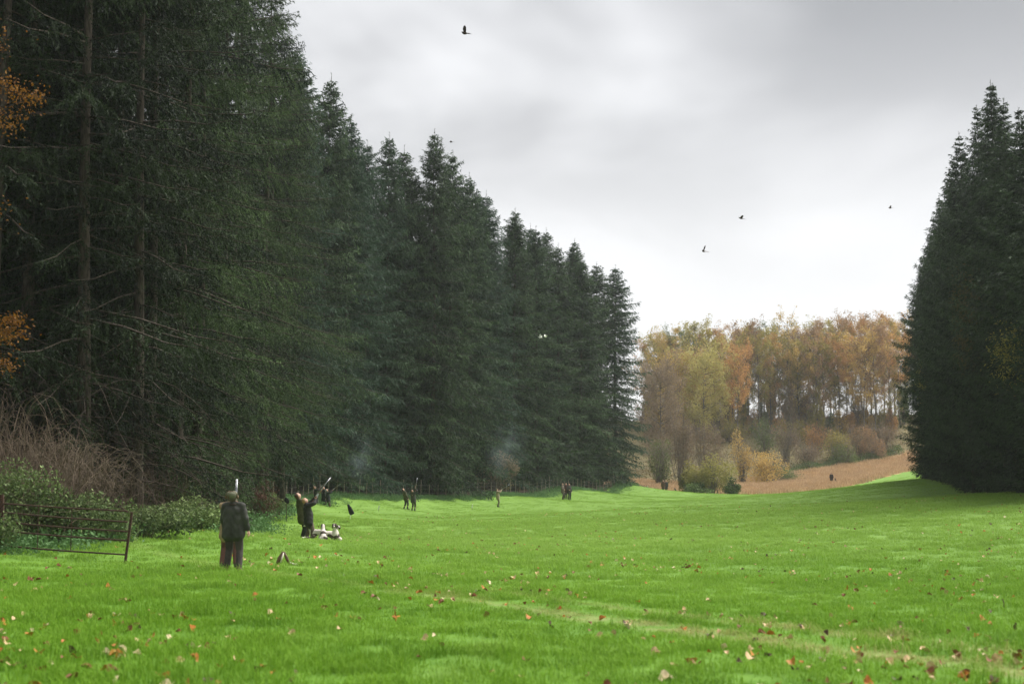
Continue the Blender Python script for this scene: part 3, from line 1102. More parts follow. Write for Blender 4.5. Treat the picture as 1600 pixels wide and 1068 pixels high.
def bl(kind, which, colour):
    key = (kind, which, colour)
    if key not in BL_:
        H, (tk, cr) = {'t': shapes, 's': sparse, 'd': dense}[kind][which]
        nm = {'t': 'beech_tree', 's': 'bare_tree', 'd': 'broad_tree'}[kind]
        if (kind, which) not in BL_:
            BL_[(kind, which)] = tk.mesh(nm + '_trunk', M['bark_far'], True)
        BL_[key] = (nm, BL_[(kind, which)], cr.mesh(nm + '_leaves_' + colour, AUT[colour]), 'crown', H)
    return BL_[key]


DESC = {'orange': 'orange leaved', 'gold': 'golden yellow', 'olive': 'olive leaved', 'russet': 'russet brown', 'green': 'dark green', 'yellow': 'yellow green', 'brown': 'nearly bare brown'}
skyline = []
cols = ['orange', 'olive', 'gold', 'green', 'olive', 'russet', 'orange', 'gold', 'russet', 'russet', 'olive', 'green', 'olive', 'russet', 'brown', 'russet', 'gold', 'russet', 'olive', 'orange', 'russet', 'orange', 'gold', 'orange', 'gold']
tops = [532, 530, 520, 512, 508, 516, 514, 526, 518, 516, 514, 510, 506, 514, 520, 512, 508, 503, 502, 500, 498, 498, 500, 496, 495]
for i in range(25):
    px = 1016 + i * 16.4 + rng.normal(0, 3)
    skyline.append((px, 322 + rng.normal(0, 3), tops[i] + rng.normal(0, 3), cols[i], 't'))
for i in range(20):
    px = 1024 + i * 20 + rng.normal(0, 4)
    c_ = ['olive', 'gold', 'russet', 'olive', 'orange'][i % 5]
    skyline.append((px, 308 + rng.normal(0, 3), 532 + rng.normal(0, 12) - (px - 1020) * 0.05, c_, 't' if i % 3 else 's'))
for i in range(26):
    px = 1026 + i * 15.0 + rng.normal(0, 5)
    skyline.append((px, 315 + rng.normal(0, 2.5), 545 + rng.normal(0, 16) - (px - 1020) * 0.05, ['brown', 'olive', 'gold'][i % 3], 's'))
sk2 = sorted(skyline, key=lambda a: a[0])
seen = {}
for i, (px, d, py, c_, kd) in enumerate(sk2):
    x, zt = at(px, py, d)
    pr = bl(kd, i % (5 if kd == 't' else 2), c_)
    h = zt - g1(x, d)
    row = 'skyline' if d > 319 else ('middle' if d > 311.5 else 'front')
    key = (c_, row)
    seen[key] = seen.get(key, 0) + 1
    lab = f'{CORD[min(seen[key] - 1, 22)]} {DESC[c_]} tree from the left in the far wood {row} row'
    plant(pr[:4], x, d, rng.random() * 6.28, 0.95 + 0.15 * rng.random(), lab, 'autumn tree', 'slender trees of the far autumn wood', sz=h / pr[4])
for (px, d, py, c_, lab) in [(1098, 288, 541, 'yellow', 'round yellow green tree with a full dome crown in the far autumn wood'),
                             (1060, 292, 548, 'gold', 'golden tree half hidden left of the round yellow green tree'),
                             (1152, 290, 536, 'orange', 'small crowned bright orange tree just right of the round yellow green tree'),
                             (1030, 268, 560, 'brown', 'grey brown tree beside the end of the spruce wood')]:
    x, zt = at(px, py, d)
    pr = bl('d', int(px) % 2, c_) if c_ != 'orange' else bl('t', 1, c_)
    s = {'orange': 0.85, 'yellow': 1.0, 'gold': 0.9}.get(c_, 0.8)
    plant(pr[:4], x, d, rng.random() * 6.28, s, lab, 'autumn tree', None, sz=(zt - g1(x, d)) / pr[4])


def shrub(seed, rx, ry, h, nleaf, lsize, nstem, stem_r=0.02, top=1.0, hollow=0.0, quad=True, blobs=9):
    """stems fanning from the base, leaves in uneven clumps"""
    r = np.random.default_rng(seed)
    tk, cr = MB(), MB()
    cen = []
    for k in range(blobs):
        a = r.random() * 6.283
        rr = math.sqrt(r.random()) * 0.75
        zc_ = 0.2 + 0.6 * r.random()
        cen.append((rr * math.cos(a) * rx, rr * math.sin(a) * ry, zc_ * h * (1 - 0.35 * rr)))
    cen = np.array(cen)
    for k in range(nstem):
        a = r.random() * 6.283
        rr = math.sqrt(r.random())
        e_ = np.array([rr * math.cos(a) * rx, rr * math.sin(a) * ry, h * (0.55 + 0.5 * r.random()) * (1 - 0.45 * rr * rr)])
        b0 = np.array([r.normal(0, 0.12 * rx), r.normal(0, 0.12 * ry), -0.1])
        mid = b0 * 0.5 + e_ * 0.5 + (0, 0, 0.18 * h) + r.normal(0, 0.08 * h, 3)
        t5 = np.linspace(0, 1, 6)[:, None]
        path = (1 - t5) ** 2 * b0 + 2 * t5 * (1 - t5) * mid + t5 ** 2 * e_
        path += np.cumsum(r.normal(0, 0.02 * h, (6, 3)), 0) * t5
        tk.tube(path, stem_r * (1 - 0.8 * t5[:, 0]), 3, cap=False)
        if nleaf == 0 or r.random() < 0.5:
            for q_ in range(3):
                s0 = path[r.integers(2, 6)]
                e2 = s0 + r.normal(0, 0.18 * h, 3) + (0, 0, 0.06 * h)
                tk.tube([s0, (s0 + e2) / 2 + r.normal(0, 0.03 * h, 3), e2], [stem_r * 0.5, stem_r * 0.35, stem_r * 0.15], 3, cap=False)
    if nleaf:
        sz = 0.30 + 0.25 * r.random(blobs)
        c = r.integers(0, blobs, nleaf)
        g = r.normal(0, 1, (nleaf, 3))
        g /= np.linalg.norm(g, axis=1)[:, None]
        g *= (r.random(nleaf) ** 0.4)[:, None]
        p = cen[c] + g * np.array([rx, ry, h * 0.55]) * sz[c][:, None]
        p[:, 2] = np.abs(p[:, 2]) + 0.03
        tint = 0.42 + r.normal(0, 0.16, blobs)[c] + r.normal(0, 0.2, nleaf)
        leaf_cloud(cr, p, lsize, r, tint, quad=quad)
    return tk, cr


def plant_shrub(name, sh, stem_mat, leaf_mat_, x, y, rz, label, cat, group=None, sink=0.05):
    o = empty(name, (x, y, g1(x, y) - sink), rz)
    tk, cr = sh
    if tk.v:
        tk.build('stems', stem_mat, o)
    if cr.v:
        cr.build('foliage', leaf_mat_, o)
    tag(o, label, cat, group)
    return o


# hill scrub below the autumn wood (distances of 205 to 300 m)
for (px, d, wpx, hpy, colr, nl, lab) in [
    (1062, 236, 34, 610, 'brown', 2600, 'tall grey brown half bare thicket beside the spruce wood end'),
    (1104, 226, 32, 642, 'brown', 2400, 'broad grey brown bare thicket above the yellow green bush'),
    (1030, 222, 20, 665, 'green', 1600, 'small grey green bush at the foot of the spruce wood end'),
    (1112, 196, 38, 702, 'yellow', 4200, 'yellow green willow bush in front of the far thicket'),
    (1072, 199, 16, 712, 'olive', 1400, 'olive sapling with dark stem left of the yellow green willow bush'),
    (1196, 250, 40, 688, 'gold', 3000, 'low golden leaved spreading tree above the brown field edge'),
    (1158, 258, 24, 662, 'gold', 1800, 'small golden bush behind the spreading golden tree'),
    (1196, 292, 30, 640, 'green', 2600, 'grey green round bush on the slope under the autumn wood'),
    (1226, 284, 24, 630, 'brown', 1500, 'dark brown bush right of the grey green round bush'),
    (1276, 292, 28, 640, 'orange', 2200, 'bright orange leaved bush on the slope under the autumn wood'),
    (1262, 280, 22, 680, 'brown', 1500, 'low brown thicket below the bright orange bush'),
    (1306, 286, 30, 652, 'olive', 2200, 'olive bush right of the bright orange bush'),
    (1340, 290, 28, 650, 'russet', 2000, 'russet bush on the slope between the olive bush and the right hand conifers'),
    (1378, 294, 28, 645, 'brown', 2000, 'brown thicket next to the right hand conifers'),
    (1318, 282, 22, 684, 'green', 1500, 'dark green low bush above the hedge strip'),
    (1360, 288, 24, 676, 'russet', 1500, 'small russet bush above the hedge strip near the conifers'),
    (1140, 300, 30, 645, 'olive', 2200, 'olive bush under the small bright orange tree'),
    (1240, 300, 30, 640, 'olive', 2000, 'pale olive bush at the foot of the skyline trees'),
    (1100, 300, 34, 650, 'brown', 2200, 'brown thicket under the round yellow green tree')]:
    x, zt = at(px, hpy, d)
    h = max(zt - g1(x, d), 1.5)
    rx = wpx / FPX * d
    plant_shrub('bush', shrub(int(px + d), rx, rx * 0.8, h, int(nl * 1.3), 0.17, 60, 0.035, quad=False, blobs=14), M['twig_grey'], AUT[colr], x, d, 0.0, lab, 'bush')
rr_ = np.random.default_rng(321)
rseen = {}
RB = []
for k in range(30):
    RB.append((1012 + k * 13.6 + rr_.normal(0, 3), 309 + rr_.normal(0, 4), 640 - 62 * rr_.random() ** 1.5, ['brown', 'gold', 'russet', 'olive', 'orange', 'green', 'gold', 'orange'][k % 8]))
RSH = {}
for k, (px, d, hpy, colr) in enumerate(RB):
    x, zt = at(px, hpy, d)
    vk = (k % 3, colr)
    if vk not in RSH:
        tk, cr = shrub(700 + k % 3, 2.0, 1.6, 5.0, 2000, 0.19, 60, 0.04, quad=False, blobs=14)
        RSH[vk] = (tk.mesh('bush_stems', M['twig_grey']), cr.mesh('bush_leaves', AUT[colr]))
    o = empty('bush', (x, d, g1(x, d) - 0.1), rr_.random() * 6)
    h = max(2.5, zt - g1(x, d))
    o.scale = (1, 1, h / 5.0)
    link('stems', RSH[vk][0], o)
    link('foliage', RSH[vk][1], o)
    rseen[colr] = rseen.get(colr, 0) + 1
    tag(o, f'{CORD[rseen[colr] - 1]} {DESC[colr]} crest bush from the left, under the skyline trees', 'bush', 'bushes on the crest under the skyline trees')
# dark evergreen bushes and the hedge strip
for (px, d, wpx, hpy, lab) in [(1143, 193, 15, 745, 'rounded dark evergreen shrub at the right foot of the willow bush'), (1090, 194, 26, 752, 'low dark evergreen scrub under the willow bush'),
                               (1215, 262, 40, 716, 'low dark undergrowth beneath the spreading golden tree')]:
    x, zt = at(px, hpy, d)
    rx = wpx / FPX * d
    plant_shrub('bush', shrub(int(px), rx, rx * 0.8, max(1.2, zt - g1(x, d)), 3400, 0.13, 30, 0.03, quad=False, blobs=14), M['twig_grey'], M['shrub'], x, d, 0, lab, 'bush')
mbs, mbl = MB(), MB()
r = np.random.default_rng(5)
n = 9000
hx = 48 + r.random(n) * 32
hy = crop_far(hx) + r.normal(0, 1.4, n) + 2.0
leaf_cloud(mbl, np.stack([hx, hy, gz(hx, hy) + 1.5 * r.random(n) ** 0.8 * (0.6 + 0.4 * np.sin(hx * 0.9))], -1), 0.16, r, 0.35 + r.normal(0, 0.2, n), quad=False)
o = mbl.build('hedge', M['shrub'])
tag(o, 'low dark green hedge strip along the top of the brown field', 'hedge')
# bramble understorey over the hillside
n = 42000
hx = -10 + r.random(n) * 112
hy = 232 + r.random(n) * 92
k = zone(hx, hy) == 3
hx, hy = hx[k], hy[k]
n = len(hx)
mbl = MB()
leaf_cloud(mbl, np.stack([hx, hy, gz(hx, hy) + 1.7 * r.random(n) ** 1.5], -1), 0.22, r, 0.5 + 0.4 * np.sin(hx * 0.5) * np.sin(hy * 0.4) + r.normal(0, 0.2, n), quad=False)
o = mbl.build('undergrowth', leaf_mat('hillside_undergrowth', (0.13, 0.10, 0.05), (0.24, 0.19, 0.085), 0.3, 0.0))
tag(o, 'brown and olive undergrowth covering the hillside under the far wood', 'undergrowth', kind='stuff')

# ------------------------------------------------------------------ near left thicket
def bramble(seed, rx, ry, h, n, rad):
    r = np.random.default_rng(seed)
    mb = MB()
    for _ in range(n):
        a = r.random() * 6.283
        rr = math.sqrt(r.random())
        b0 = np.array([rr * math.cos(a) * rx, rr * math.sin(a) * ry, -0.05])
        hh = h * (0.5 + 0.6 * r.random()) * (1 - 0.3 * rr)
        d = r.normal(0, 1, 2)
        d *= (0.15 + 0.6 * r.random()) / np.linalg.norm(d)
        tt = np.linspace(0, 1, 7)
        arch = np.stack([b0[0] + d[0] * tt ** 1.4 * h * 0.8, b0[1] + d[1] * tt ** 1.4 * h * 0.8, b0[2] + hh * np.sin(tt * (1.6 + 0.9 * r.random()))], -1)
        arch += np.cumsum(r.normal(0, 0.025, (7, 3)), 0)
        mb.tube(arch, rad * (0.6 + 0.8 * r.random()) * (1 - 0.7 * tt), 3, cap=False)
    return mb


for (px, d, py, rx, ry, n, lab) in [(45, 39.5, 650, 1.5, 1.2, 520, 'tangled mound of brown dead bramble stems above the left end of the gate'),
                                    (115, 42, 668, 1.2, 1.1, 420, 'tangled mound of brown dead bramble stems above the middle of the gate'),
                                    (-15, 41, 600, 1.5, 1.5, 420, 'tall tangle of brown dead stems at the left edge of the photo'),
                                    (185, 46, 715, 0.9, 0.9, 190, 'smaller brown tangle right of the gate end, under the bare trunks'),
                                    (245, 50, 712, 1.2, 1.2, 190, 'grey brown tangle of stems behind the green bushes')]:
    x, zt = at(px, py, d)
    mb = bramble(int(px) + 900, rx, ry, zt - g1(x, d), n, 0.008)
    o = mb.build('bramble_thicket', M['twig'], loc=(x, d, g1(x, d)))
    tag(o, lab, 'bramble')
for (px, d, py, rx, ry, nl, ls, lab) in [(20, 37.5, 705, 1.3, 0.9, 5200, 0.045, 'leafy green ivy covered bush behind the left end of the gate'),
                                         (85, 38.5, 735, 1.2, 0.9, 4600, 0.045, 'green ivy bush with yellow leaves behind the middle of the gate'),
                                         (150, 39.5, 755, 1.2, 0.9, 4400, 0.045, 'dark green bush behind the right half of the gate'),
                                         (232, 42, 778, 1.3, 1.0, 4600, 0.045, 'dark shrub just right of the leaning gate'),
                                         (300, 47, 765, 1.4, 1.2, 5200, 0.05, 'pale leaved shrub left of the man in the long coat'),
                                         (262, 51, 735, 1.6, 1.2, 4200, 0.05, 'dark green shrub behind the pale leaved shrub'),
                                         (340, 54, 765, 1.4, 1.2, 4200, 0.05, 'grey green shrub directly behind the man in the long coat'),
                                         (-30, 35.5, 760, 0.9, 0.8, 3000, 0.05, 'dark bush at the left edge beside the gate')]:
    x, zt = at(px, py, d)
    plant_shrub('bush', shrub(int(px) + 400, rx, ry, zt - g1(x, d), nl, ls, 40, 0.012, blobs=16), M['twig'], M['shrub'], x, d, 0, lab, 'bush')
x, zt = at(404, 738, 66)
plant_shrub('bush', shrub(77, 1.1, 0.9, zt - g1(x, 66), 2200, 0.055, 60, 0.012, quad=False), M['twig'],
            leaf_mat('maroon_leaves', (0.06, 0.028, 0.02), (0.13, 0.06, 0.04), 0.3, 0.2), x, 66, 0, 'reddish brown bush right of the man in the long coat', 'bush')
x, zt = at(432, 760, 70)
plant_shrub('bush', shrub(78, 0.9, 0.7, zt - g1(x, 70), 1500, 0.06, 30, 0.012, quad=False), M['twig'], AUT['green'], x, 70, 0, 'small pale green sapling right of the reddish brown bush', 'bush')
x, zt = at(790, 700, 150)
plant_shrub('bush', shrub(79, 2.6, 1.2, zt - g1(x, 150), 2200, 0.10, 60, 0.02, quad=False), M['twig_grey'], AUT['brown'], x - 1, 146.5, 0, 'reddish bare bush by the fence behind the man in tan', 'bush')
# yellow leafed branches of a broadleaf tree at the left edge
r = np.random.default_rng(91)
tb, lb = MB(), MB()
for (px, py, d) in [(-60, 820, 40)]:
    x, _ = at(px, py, d)
    z0_ = g1(x, d)
    trunk = np.array([(x, d, z0_ - 0.3), (x + 0.05, d, z0_ + 4), (x - 0.1, d + 0.1, z0_ + 9), (x, d, z0_ + 14), (x, d, z0_ + 16)])
    tb.tube(trunk, [0.16, 0.13, 0.1, 0.06, 0.03], 8)
    for (qx, qy, rad, nl) in [(8, 520, 0.38, 420), (22, 500, 0.22, 160), (6, 570, 0.25, 160), (5, 130, 0.35, 150), (35, 150, 0.42, 260), (10, 190, 0.40, 230), (-30, 330, 0.5, 200), (-20, 60, 0.5, 200), (55, 150, 0.2, 40)]:
        ex, ez = at(qx, qy, d - 0.6)
        s0 = np.array([x, d, ez - 0.8])
        e_ = np.array([ex, d - 0.6, ez])
        tb.tube([s0, (s0 + e_) / 2 + (0, 0, 0.15), e_, e_ + (0.25, 0, -0.08)], [0.03, 0.022, 0.012, 0.004], 5)
        p = e_ + r.normal(0, 1, (nl, 3)) * np.array([rad * 0.8, rad * 0.8, rad * 0.5])
        leaf_cloud(lb, p, 0.045, r, 0.5 + r.normal(0, 0.25, nl))
o = empty('beech_sapling', (0, 0, 0))
tb.build('trunk', M['bark'], o)
lb.build('crown', leaf_mat('amber_leaves', (0.13, 0.050, 0.008), (0.24, 0.115, 0.018), 0.4, 0.0), o)
tag(o, 'amber leaved branches of a beech at the left edge of the photo', 'tree')

# weeds along the wood edge
wd = []
for k in range(3):
    mb = MB()
    n = 130
    p = np.stack([rng.normal(0, 0.28, n), rng.normal(0, 0.28, n), 0.02 + 0.38 * rng.random(n) ** 1.2], -1)
    leaf_cloud(mb, p, 0.05, rng, 0.5 + rng.normal(0, 0.25, n))
    wd.append(proto('weed_clump', mb.mesh('weed_clump', M['weed'])))
pts = []
for y in np.arange(35, 190, 0.16):
    for q_ in range(2):
        pts.append((float(wood_x(y)) + rng.normal(0.1, 0.8 if y > 45 else 0.6), y + rng.normal(0, 0.3)))
pts = np.array(pts)
n = len(pts)
sc = (0.6 + 0.7 * rng.random(n)) * np.where((pts[:, 1] > 36) & (pts[:, 1] < 110), 1.0, 0.75)
o = scatter('weeds', wd, np.stack([pts[:, 0], pts[:, 1], gz(pts[:, 0], pts[:, 1])], -1), np.stack([np.zeros(n), np.zeros(n), rng.random(n) * 6.28], -1), np.repeat(sc[:, None], 3, 1), rng.integers(0, 3, n))
tag(o, 'pale green nettles and weeds along the edge of the left wood', 'weeds')

# ------------------------------------------------------------------ fence along the wood and the rusty gate
fo = empty('wire_fence', (float(wood_x(95)) - 0.6, 95, 0))
tag(fo, 'low post and wire fence along the foot of the left wood', 'fence')
pm = None
ys = np.arange(84, 192, 1.35)
tops_ = []
fbase = np.array(fo.location)
for i, y in enumerate(ys):
    x = float(wood_x(y)) - 0.6
    z = g1(x, y)
    if pm is None:
        mb = MB()
        mb.tube([(0, 0, -0.3), (0, 0, 0.7), (0, 0, 1.36)], [0.042, 0.038, 0.034], 7)
        pm = mb.mesh('post', M['postwood'], False)
    o = link('post', pm, fo, Vector((x, y, z)) - Vector(fbase))
    o.rotation_euler = (random.gauss(0, 0.04), random.gauss(0, 0.05), random.random() * 6)
    o.scale = (1, 1, 0.9 + 0.3 * random.random())
    tops_.append((x, y, z))
tops_ = np.array(tops_)
for hgt in (0.45, 0.8, 1.15):
    mb = MB()
    mb.tube(tops_ - fbase + (0.05, 0, hgt), 0.006, 3)
    mb.build('wire', M['wire'], fo)

# gate: hung at the left, sagging to the right
xa, za = at(3, 790, 36.0)
xb, zb = at(204, 802, 34.2)
ga = np.array([xa, 36.0, 0])
gb = np.array([xb, 34.2, 0])


def gp(px, py):
    t_ = (px - 3) / 201.0
    d = 36.0 + (34.2 - 36.0) * t_
    x, z = at(px, py, d)
    return np.array([x, d, z])


gate = empty('field_gate', tuple(gp(3, 858)))
tag(gate, 'rusty five bar iron field gate sagging in front of the ivy bushes', 'gate')
g0 = np.array(gate.location)
for (yl, yr) in [(786, 798), (800, 815), (815, 830), (829, 844), (852, 866)]:
    mb = MB()
    a_, b_ = gp(3, yl), gp(199 if yl < 840 else 197, yr)
    mid_ = (a_ + b_) / 2 - (0, 0, 0.015)
    mb.tube(np.array([a_, mid_, b_]) - g0, 0.021, 7)
    mb.build('bar', M['rust'], gate)
mb = MB()
mb.box((gp(205, 800) + gp(196, 884)) / 2 - g0, (0.055, 0.05, 1.30), Matrix.Rotation(0.105, 3, 'Y'))
mb.build('upright', M['rust'], gate)
mb = MB()
mb.tube(np.array([gp(3, 772), gp(3, 862)]) - g0 - np.array([[0, 0, 0], [0, 0, 0.3]]), 0.065, 8)
mb.build('hanging_post', M['rust'], gate)
mb = MB()
mb.tube(np.array([gp(60, 789.5), gp(58, 856)]) - g0 + (0, 0.03, 0), 0.012, 5)
mb.build('brace', M['rust'], gate)
mb = MB()
mb.tube(np.array([gp(112, 793), gp(110, 859)]) - g0 + (0, 0.03, 0), 0.012, 5)
mb.build('brace', M['rust'], gate)


# ------------------------------------------------------------------ people
CLOTH = {}


def cloth(rgb, name):
    if name not in CLOTH:
        CLOTH[name] = plain_mat(name, tuple(0.72 * c_ for c_ in rgb), tuple(1.25 * c_ for c_ in rgb), 5, 0.8, 0.25, bump=0.5, detail=6)
    return CLOTH[name]


def ik(a, b, l1, l2, pole):
    a, b = np.array(a, float), np.array(b, float)
    d = b - a
    L = np.linalg.norm(d)
    if L > (l1 + l2) * 0.985:
        b = a + d / L * (l1 + l2) * 0.985
        d = b - a
        L = np.linalg.norm(d)
    c = (l1 * l1 - l2 * l2 + L * L) / (2 * L)
    h = math.sqrt(max(0, l1 * l1 - c * c))
    dn = d / L
    p = np.array(pole, float)
    p = p - dn * p.dot(dn)
    p /= np.linalg.norm(p) + 1e-9
    return a + dn * c + p * h, b


def rotx(p, o, ang):
    p, o = np.array(p, float), np.array(o, float)
    d = p - o
    c, s = math.cos(ang), math.sin(ang)
    return o + np.array([d[0], d[1] * c - d[2] * s, d[1] * s + d[2] * c])


def fingers(mb, wrist, d, palm_n, side, s=1.0):
    """palm is part of the body; five finger chains rooted inside it"""
    d = d / np.linalg.norm(d)
    w = np.cross(d, palm_n)
    w /= np.linalg.norm(w) + 1e-9
    pn = np.cross(w, d)
    root = wrist + d * 0.085 * s
    for k, (o_, L) in enumerate([(-0.030, 0.068), (-0.010, 0.078), (0.010, 0.073), (0.029, 0.058)]):
        p0 = root + w * o_ * s
        p1 = p0 + (d * 0.9 + pn * 0.25) * L * 0.45 * s
        p2 = p1 + (d * 0.6 + pn * 0.75) * L * 0.32 * s
        p3 = p2 + (d * 0.2 + pn * 0.95) * L * 0.26 * s
        mb.tube([p0, p1, p2, p3], np.array([0.0095, 0.009, 0.0085, 0.006]) * s, 6)
    p0 = wrist + d * 0.03 * s - w * 0.030 * s * side
    p1 = p0 + (d * 0.6 - w * 0.6 * side + pn * 0.25) * 0.042 * s
    p2 = p1 + (d * 0.8 - w * 0.2 * side + pn * 0.5) * 0.036 * s
    mb.tube([p0, p1, p2], np.array([0.012, 0.0105, 0.008]) * s, 6)


def person(label, x, y, yaw, height=1.78, lean=0.0, head_up=0.0, head_turn=0.0, hr=None, hl=None, stance=0.13, step=0.0, jacket=(0.03, 0.032, 0.02), trousers=(0.04, 0.036, 0.026), jname='olive_coat', tname='dark_trousers',
           hat=None, hatcol=(0.05, 0.05, 0.035), hair=None, muffs=False, hem=0.62, breeks=False, boots='boot', fine=False, bulky=1.0, gun=None, z=None, tie=False):
    """standing figure facing +Y before the yaw; hands given in body space; gun=(elevation, port?)"""
    s = height / 1.78
    o_hip = np.array([0, 0, 0.93])
    la = R(lean)

    def U(p):
        return rotx(p, o_hip, la)
    sh = [U((sx * 0.185, 0, 1.45)) for sx in (-1, 1)]
    neck = U((0, -0.01, 1.50))
    chest = U((0, 0.0, 1.30))
    belly = U((0, 0.01, 1.06))
    hc0 = U((0, 0.02, 1.655))
    hp = R(head_up)

    def Hd(p):                 # head space -> body (pitch about the neck base, then turn)
        p = np.array(p, float)
        q_ = Matrix.Rotation(R(head_turn), 3, 'Z') @ (Matrix.Rotation(hp + la, 3, 'X') @ Vector(p))
        return U((0, 0.0, 1.545)) + np.array(q_)
    hrot = Matrix.Rotation(R(head_turn), 3, 'Z') @ Matrix.Rotation(hp + la, 3, 'X')
    hc = Hd((0, 0.025, 0.115))
    # legs
    hips = [np.array([sx * 0.095, 0, 0.90]) for sx in (-1, 1)]
    feet = [np.array([sx * stance, sx * step, 0.09]) for sx in (-1, 1)]
    knees = []
    for i in range(2):
        kn, _ = ik(hips[i], feet[i], 0.425, 0.415, (0, 1, 0))
        knees.append(kn)
    # arms
    gunm = None
    if gun is not None:
        el, port, az = gun
        gd = np.array([math.sin(R(az)) * math.cos(R(el)), math.cos(R(az)) * math.cos(R(el)), math.sin(R(el))])
        if port:
            butt = np.array(port)
            hr = butt + gd * 0.32 + (0, -0.02, 0)
            hl = butt + gd * 0.62 + (0, -0.02, 0)
        else:
            butt = sh[1] + np.array([-0.05, 0.09, 0.02])
            hr = butt + gd * 0.36 + (0.015, 0, -0.045)
            hl = butt + gd * 0.66 + (-0.01, 0, -0.055)
        gunm = (butt, gd)
    arms = []
    for i, h_ in enumerate((hl, hr)):
        sx = (-1, 1)[i]
        if h_ is None:
            h_ = (sx * 0.30, 0.06, 0.86)
            h_ = U(h_) if lean else np.array(h_)
        el_, wr = ik(sh[i], h_, 0.30, 0.265, (sx * 0.8, -0.5, -0.9) if gun is not None else (sx * 0.45, -1.0, 0))
        arms.append((sh[i], el_, wr, np.array(h_)))
    vox = 0.017 if fine else 0.024
    # --- body: one continuous skin
    b_ = MB()
    b_.cap(U((0, 0, 0.98)), chest, 0.115, 0.13)
    b_.cap(sh[0], sh[1], 0.06, 0.06)
    b_.cap(neck, hc, 0.056, 0.052)
    b_.ell(hc, (0.074, 0.093, 0.112), hrot)
    b_.ell(Hd((0, 0.055, 0.055)), (0.052, 0.058, 0.06), hrot)          # jaw
    b_.cap(Hd((0, 0.105, 0.125)), Hd((0, 0.128, 0.088)), 0.012, 0.017, 8)   # nose
    for sx in (-1, 1):
        b_.ell(Hd((sx * 0.078, 0.015, 0.105)), (0.012, 0.022, 0.034), hrot, 8, 6)
    ex = MB()
    for i in range(2):
        b_.cap(hips[i], knees[i], 0.075, 0.052)
        b_.cap(knees[i], feet[i], 0.05, 0.036)
        b_.cap(feet[i] - (0, 0.04, 0.04), feet[i] + (0, 0.14, -0.05), 0.04, 0.032)
        a0, a1, a2, ht = arms[i]
        b_.cap(a0, a1, 0.05, 0.042)
        b_.cap(a1, a2, 0.04, 0.028)
        d = (a2 - a1) / np.linalg.norm(a2 - a1)
        if gun is not None:
            d = d * 0.6 + gunm[1] * 0.7
            d /= np.linalg.norm(d)
        pn = np.array([-(-1, 1)[i], 0.35, 0.0]) if gun is None else np.array([0, -0.4, 1.0])
        w = np.cross(d, pn)
        w /= np.linalg.norm(w)
        for q_ in (-0.022, 0, 0.022):
            b_.cap(a2 + d * 0.01, a2 + d * 0.075 + w * q_, 0.022, 0.020, 8)
        fingers(ex, a2, d, pn, (-1, 1)[i] * (1 if gun is None else 1))
    me = remesh(b_, 'person', M['skin'], vox, 2, ex)
    root = link('person', me)
    # --- jacket
    j = MB()
    j.cap(U((-0.07, 0, 1.02)), U((-0.085, 0, 1.34)), 0.155 * bulky, 0.135 * bulky)
    j.cap(U((0.07, 0, 1.02)), U((0.085, 0, 1.34)), 0.155 * bulky, 0.135 * bulky)
    j.cap(U((0, 0.02, 1.05)), U((0, 0.02, 1.36)), 0.17 * bulky, 0.13 * bulky)
    for i in range(2):
        sx = (-1, 1)[i]
        a0, a1, a2, ht = arms[i]
        j.cap(neck + (sx * 0.03, 0, -0.015), a0, 0.070, 0.085)
        j.cap(a0, a1, 0.084 * bulky, 0.068 * bulky)
        j.cap(a1, a2 - (a2 - a1) * 0.10, 0.067 * bulky, 0.052)
        # skirt of the coat: hem hangs straight
        top = U((sx * 0.075, 0, 1.03))
        j.cap(top, (sx * 0.095, 0.0, hem + 0.10), 0.15 * bulky, 0.155 * bulky)
    j.cap((-0.02, 0.01, 1.0), (-0.02, 0.01, hem + 0.11), 0.15 * bulky, 0.15 * bulky)
    j.cap(neck + (0, -0.01, -0.03), neck + (0, -0.01, 0.025), 0.078, 0.072)
    jm = remesh(j, 'jacket', cloth(jacket, jname), vox, 3)
    nv = len(jm.vertices)
    co = np.empty(nv * 3, np.float32)
    no = np.empty(nv * 3, np.float32)
    jm.vertices.foreach_get('co', co)
    jm.vertices.foreach_get('normal', no)
    co, no = co.reshape(-1, 3), no.reshape(-1, 3)
    an = np.arctan2(co[:, 1], co[:, 0])
    fold = np.sin(an * 7 + 2.2 * np.sin(co[:, 2] * 6 + x)) * np.clip((1.25 - co[:, 2]) * 1.6, 0.15, 1) + 0.7 * np.sin(co[:, 2] * 31 + 4 * np.sin(co[:, 0] * 14 + y))
    co = co + no * (fold * 0.0085)[:, None]
    jm.vertices.foreach_set('co', co.astype(np.float32).ravel())
    jm.update()
    link('jacket', jm, root)
    if fine:
        cl = MB()
        cl.tube([neck + np.array([0.078 * math.sin(a_), -0.012 + 0.078 * math.cos(a_), 0.012 * math.cos(a_)]) for a_ in np.linspace(0.5, 5.78, 12)], 0.020, 6)
        cl.build('collar', cloth((0.045, 0.032, 0.022), 'cord_collar'), root, True)
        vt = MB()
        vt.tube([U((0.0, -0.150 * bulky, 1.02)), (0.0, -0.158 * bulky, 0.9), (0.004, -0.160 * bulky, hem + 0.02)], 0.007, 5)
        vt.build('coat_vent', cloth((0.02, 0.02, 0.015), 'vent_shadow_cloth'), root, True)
    # --- trousers
    tr_ = MB()
    for i in range(2):
        tr_.cap(hips[i] + (0, 0, 0.06), knees[i], 0.108 * bulky, 0.083)
        low = feet[i] + (knees[i] - feet[i]) * (0.62 if breeks else 0.12)
        tr_.cap(knees[i], low, 0.082, 0.074)
        tr_.cap(hips[0], hips[1], 0.11, 0.11)
    link('trousers', remesh(tr_, 'trousers', cloth(trousers, tname), vox, 3), root)
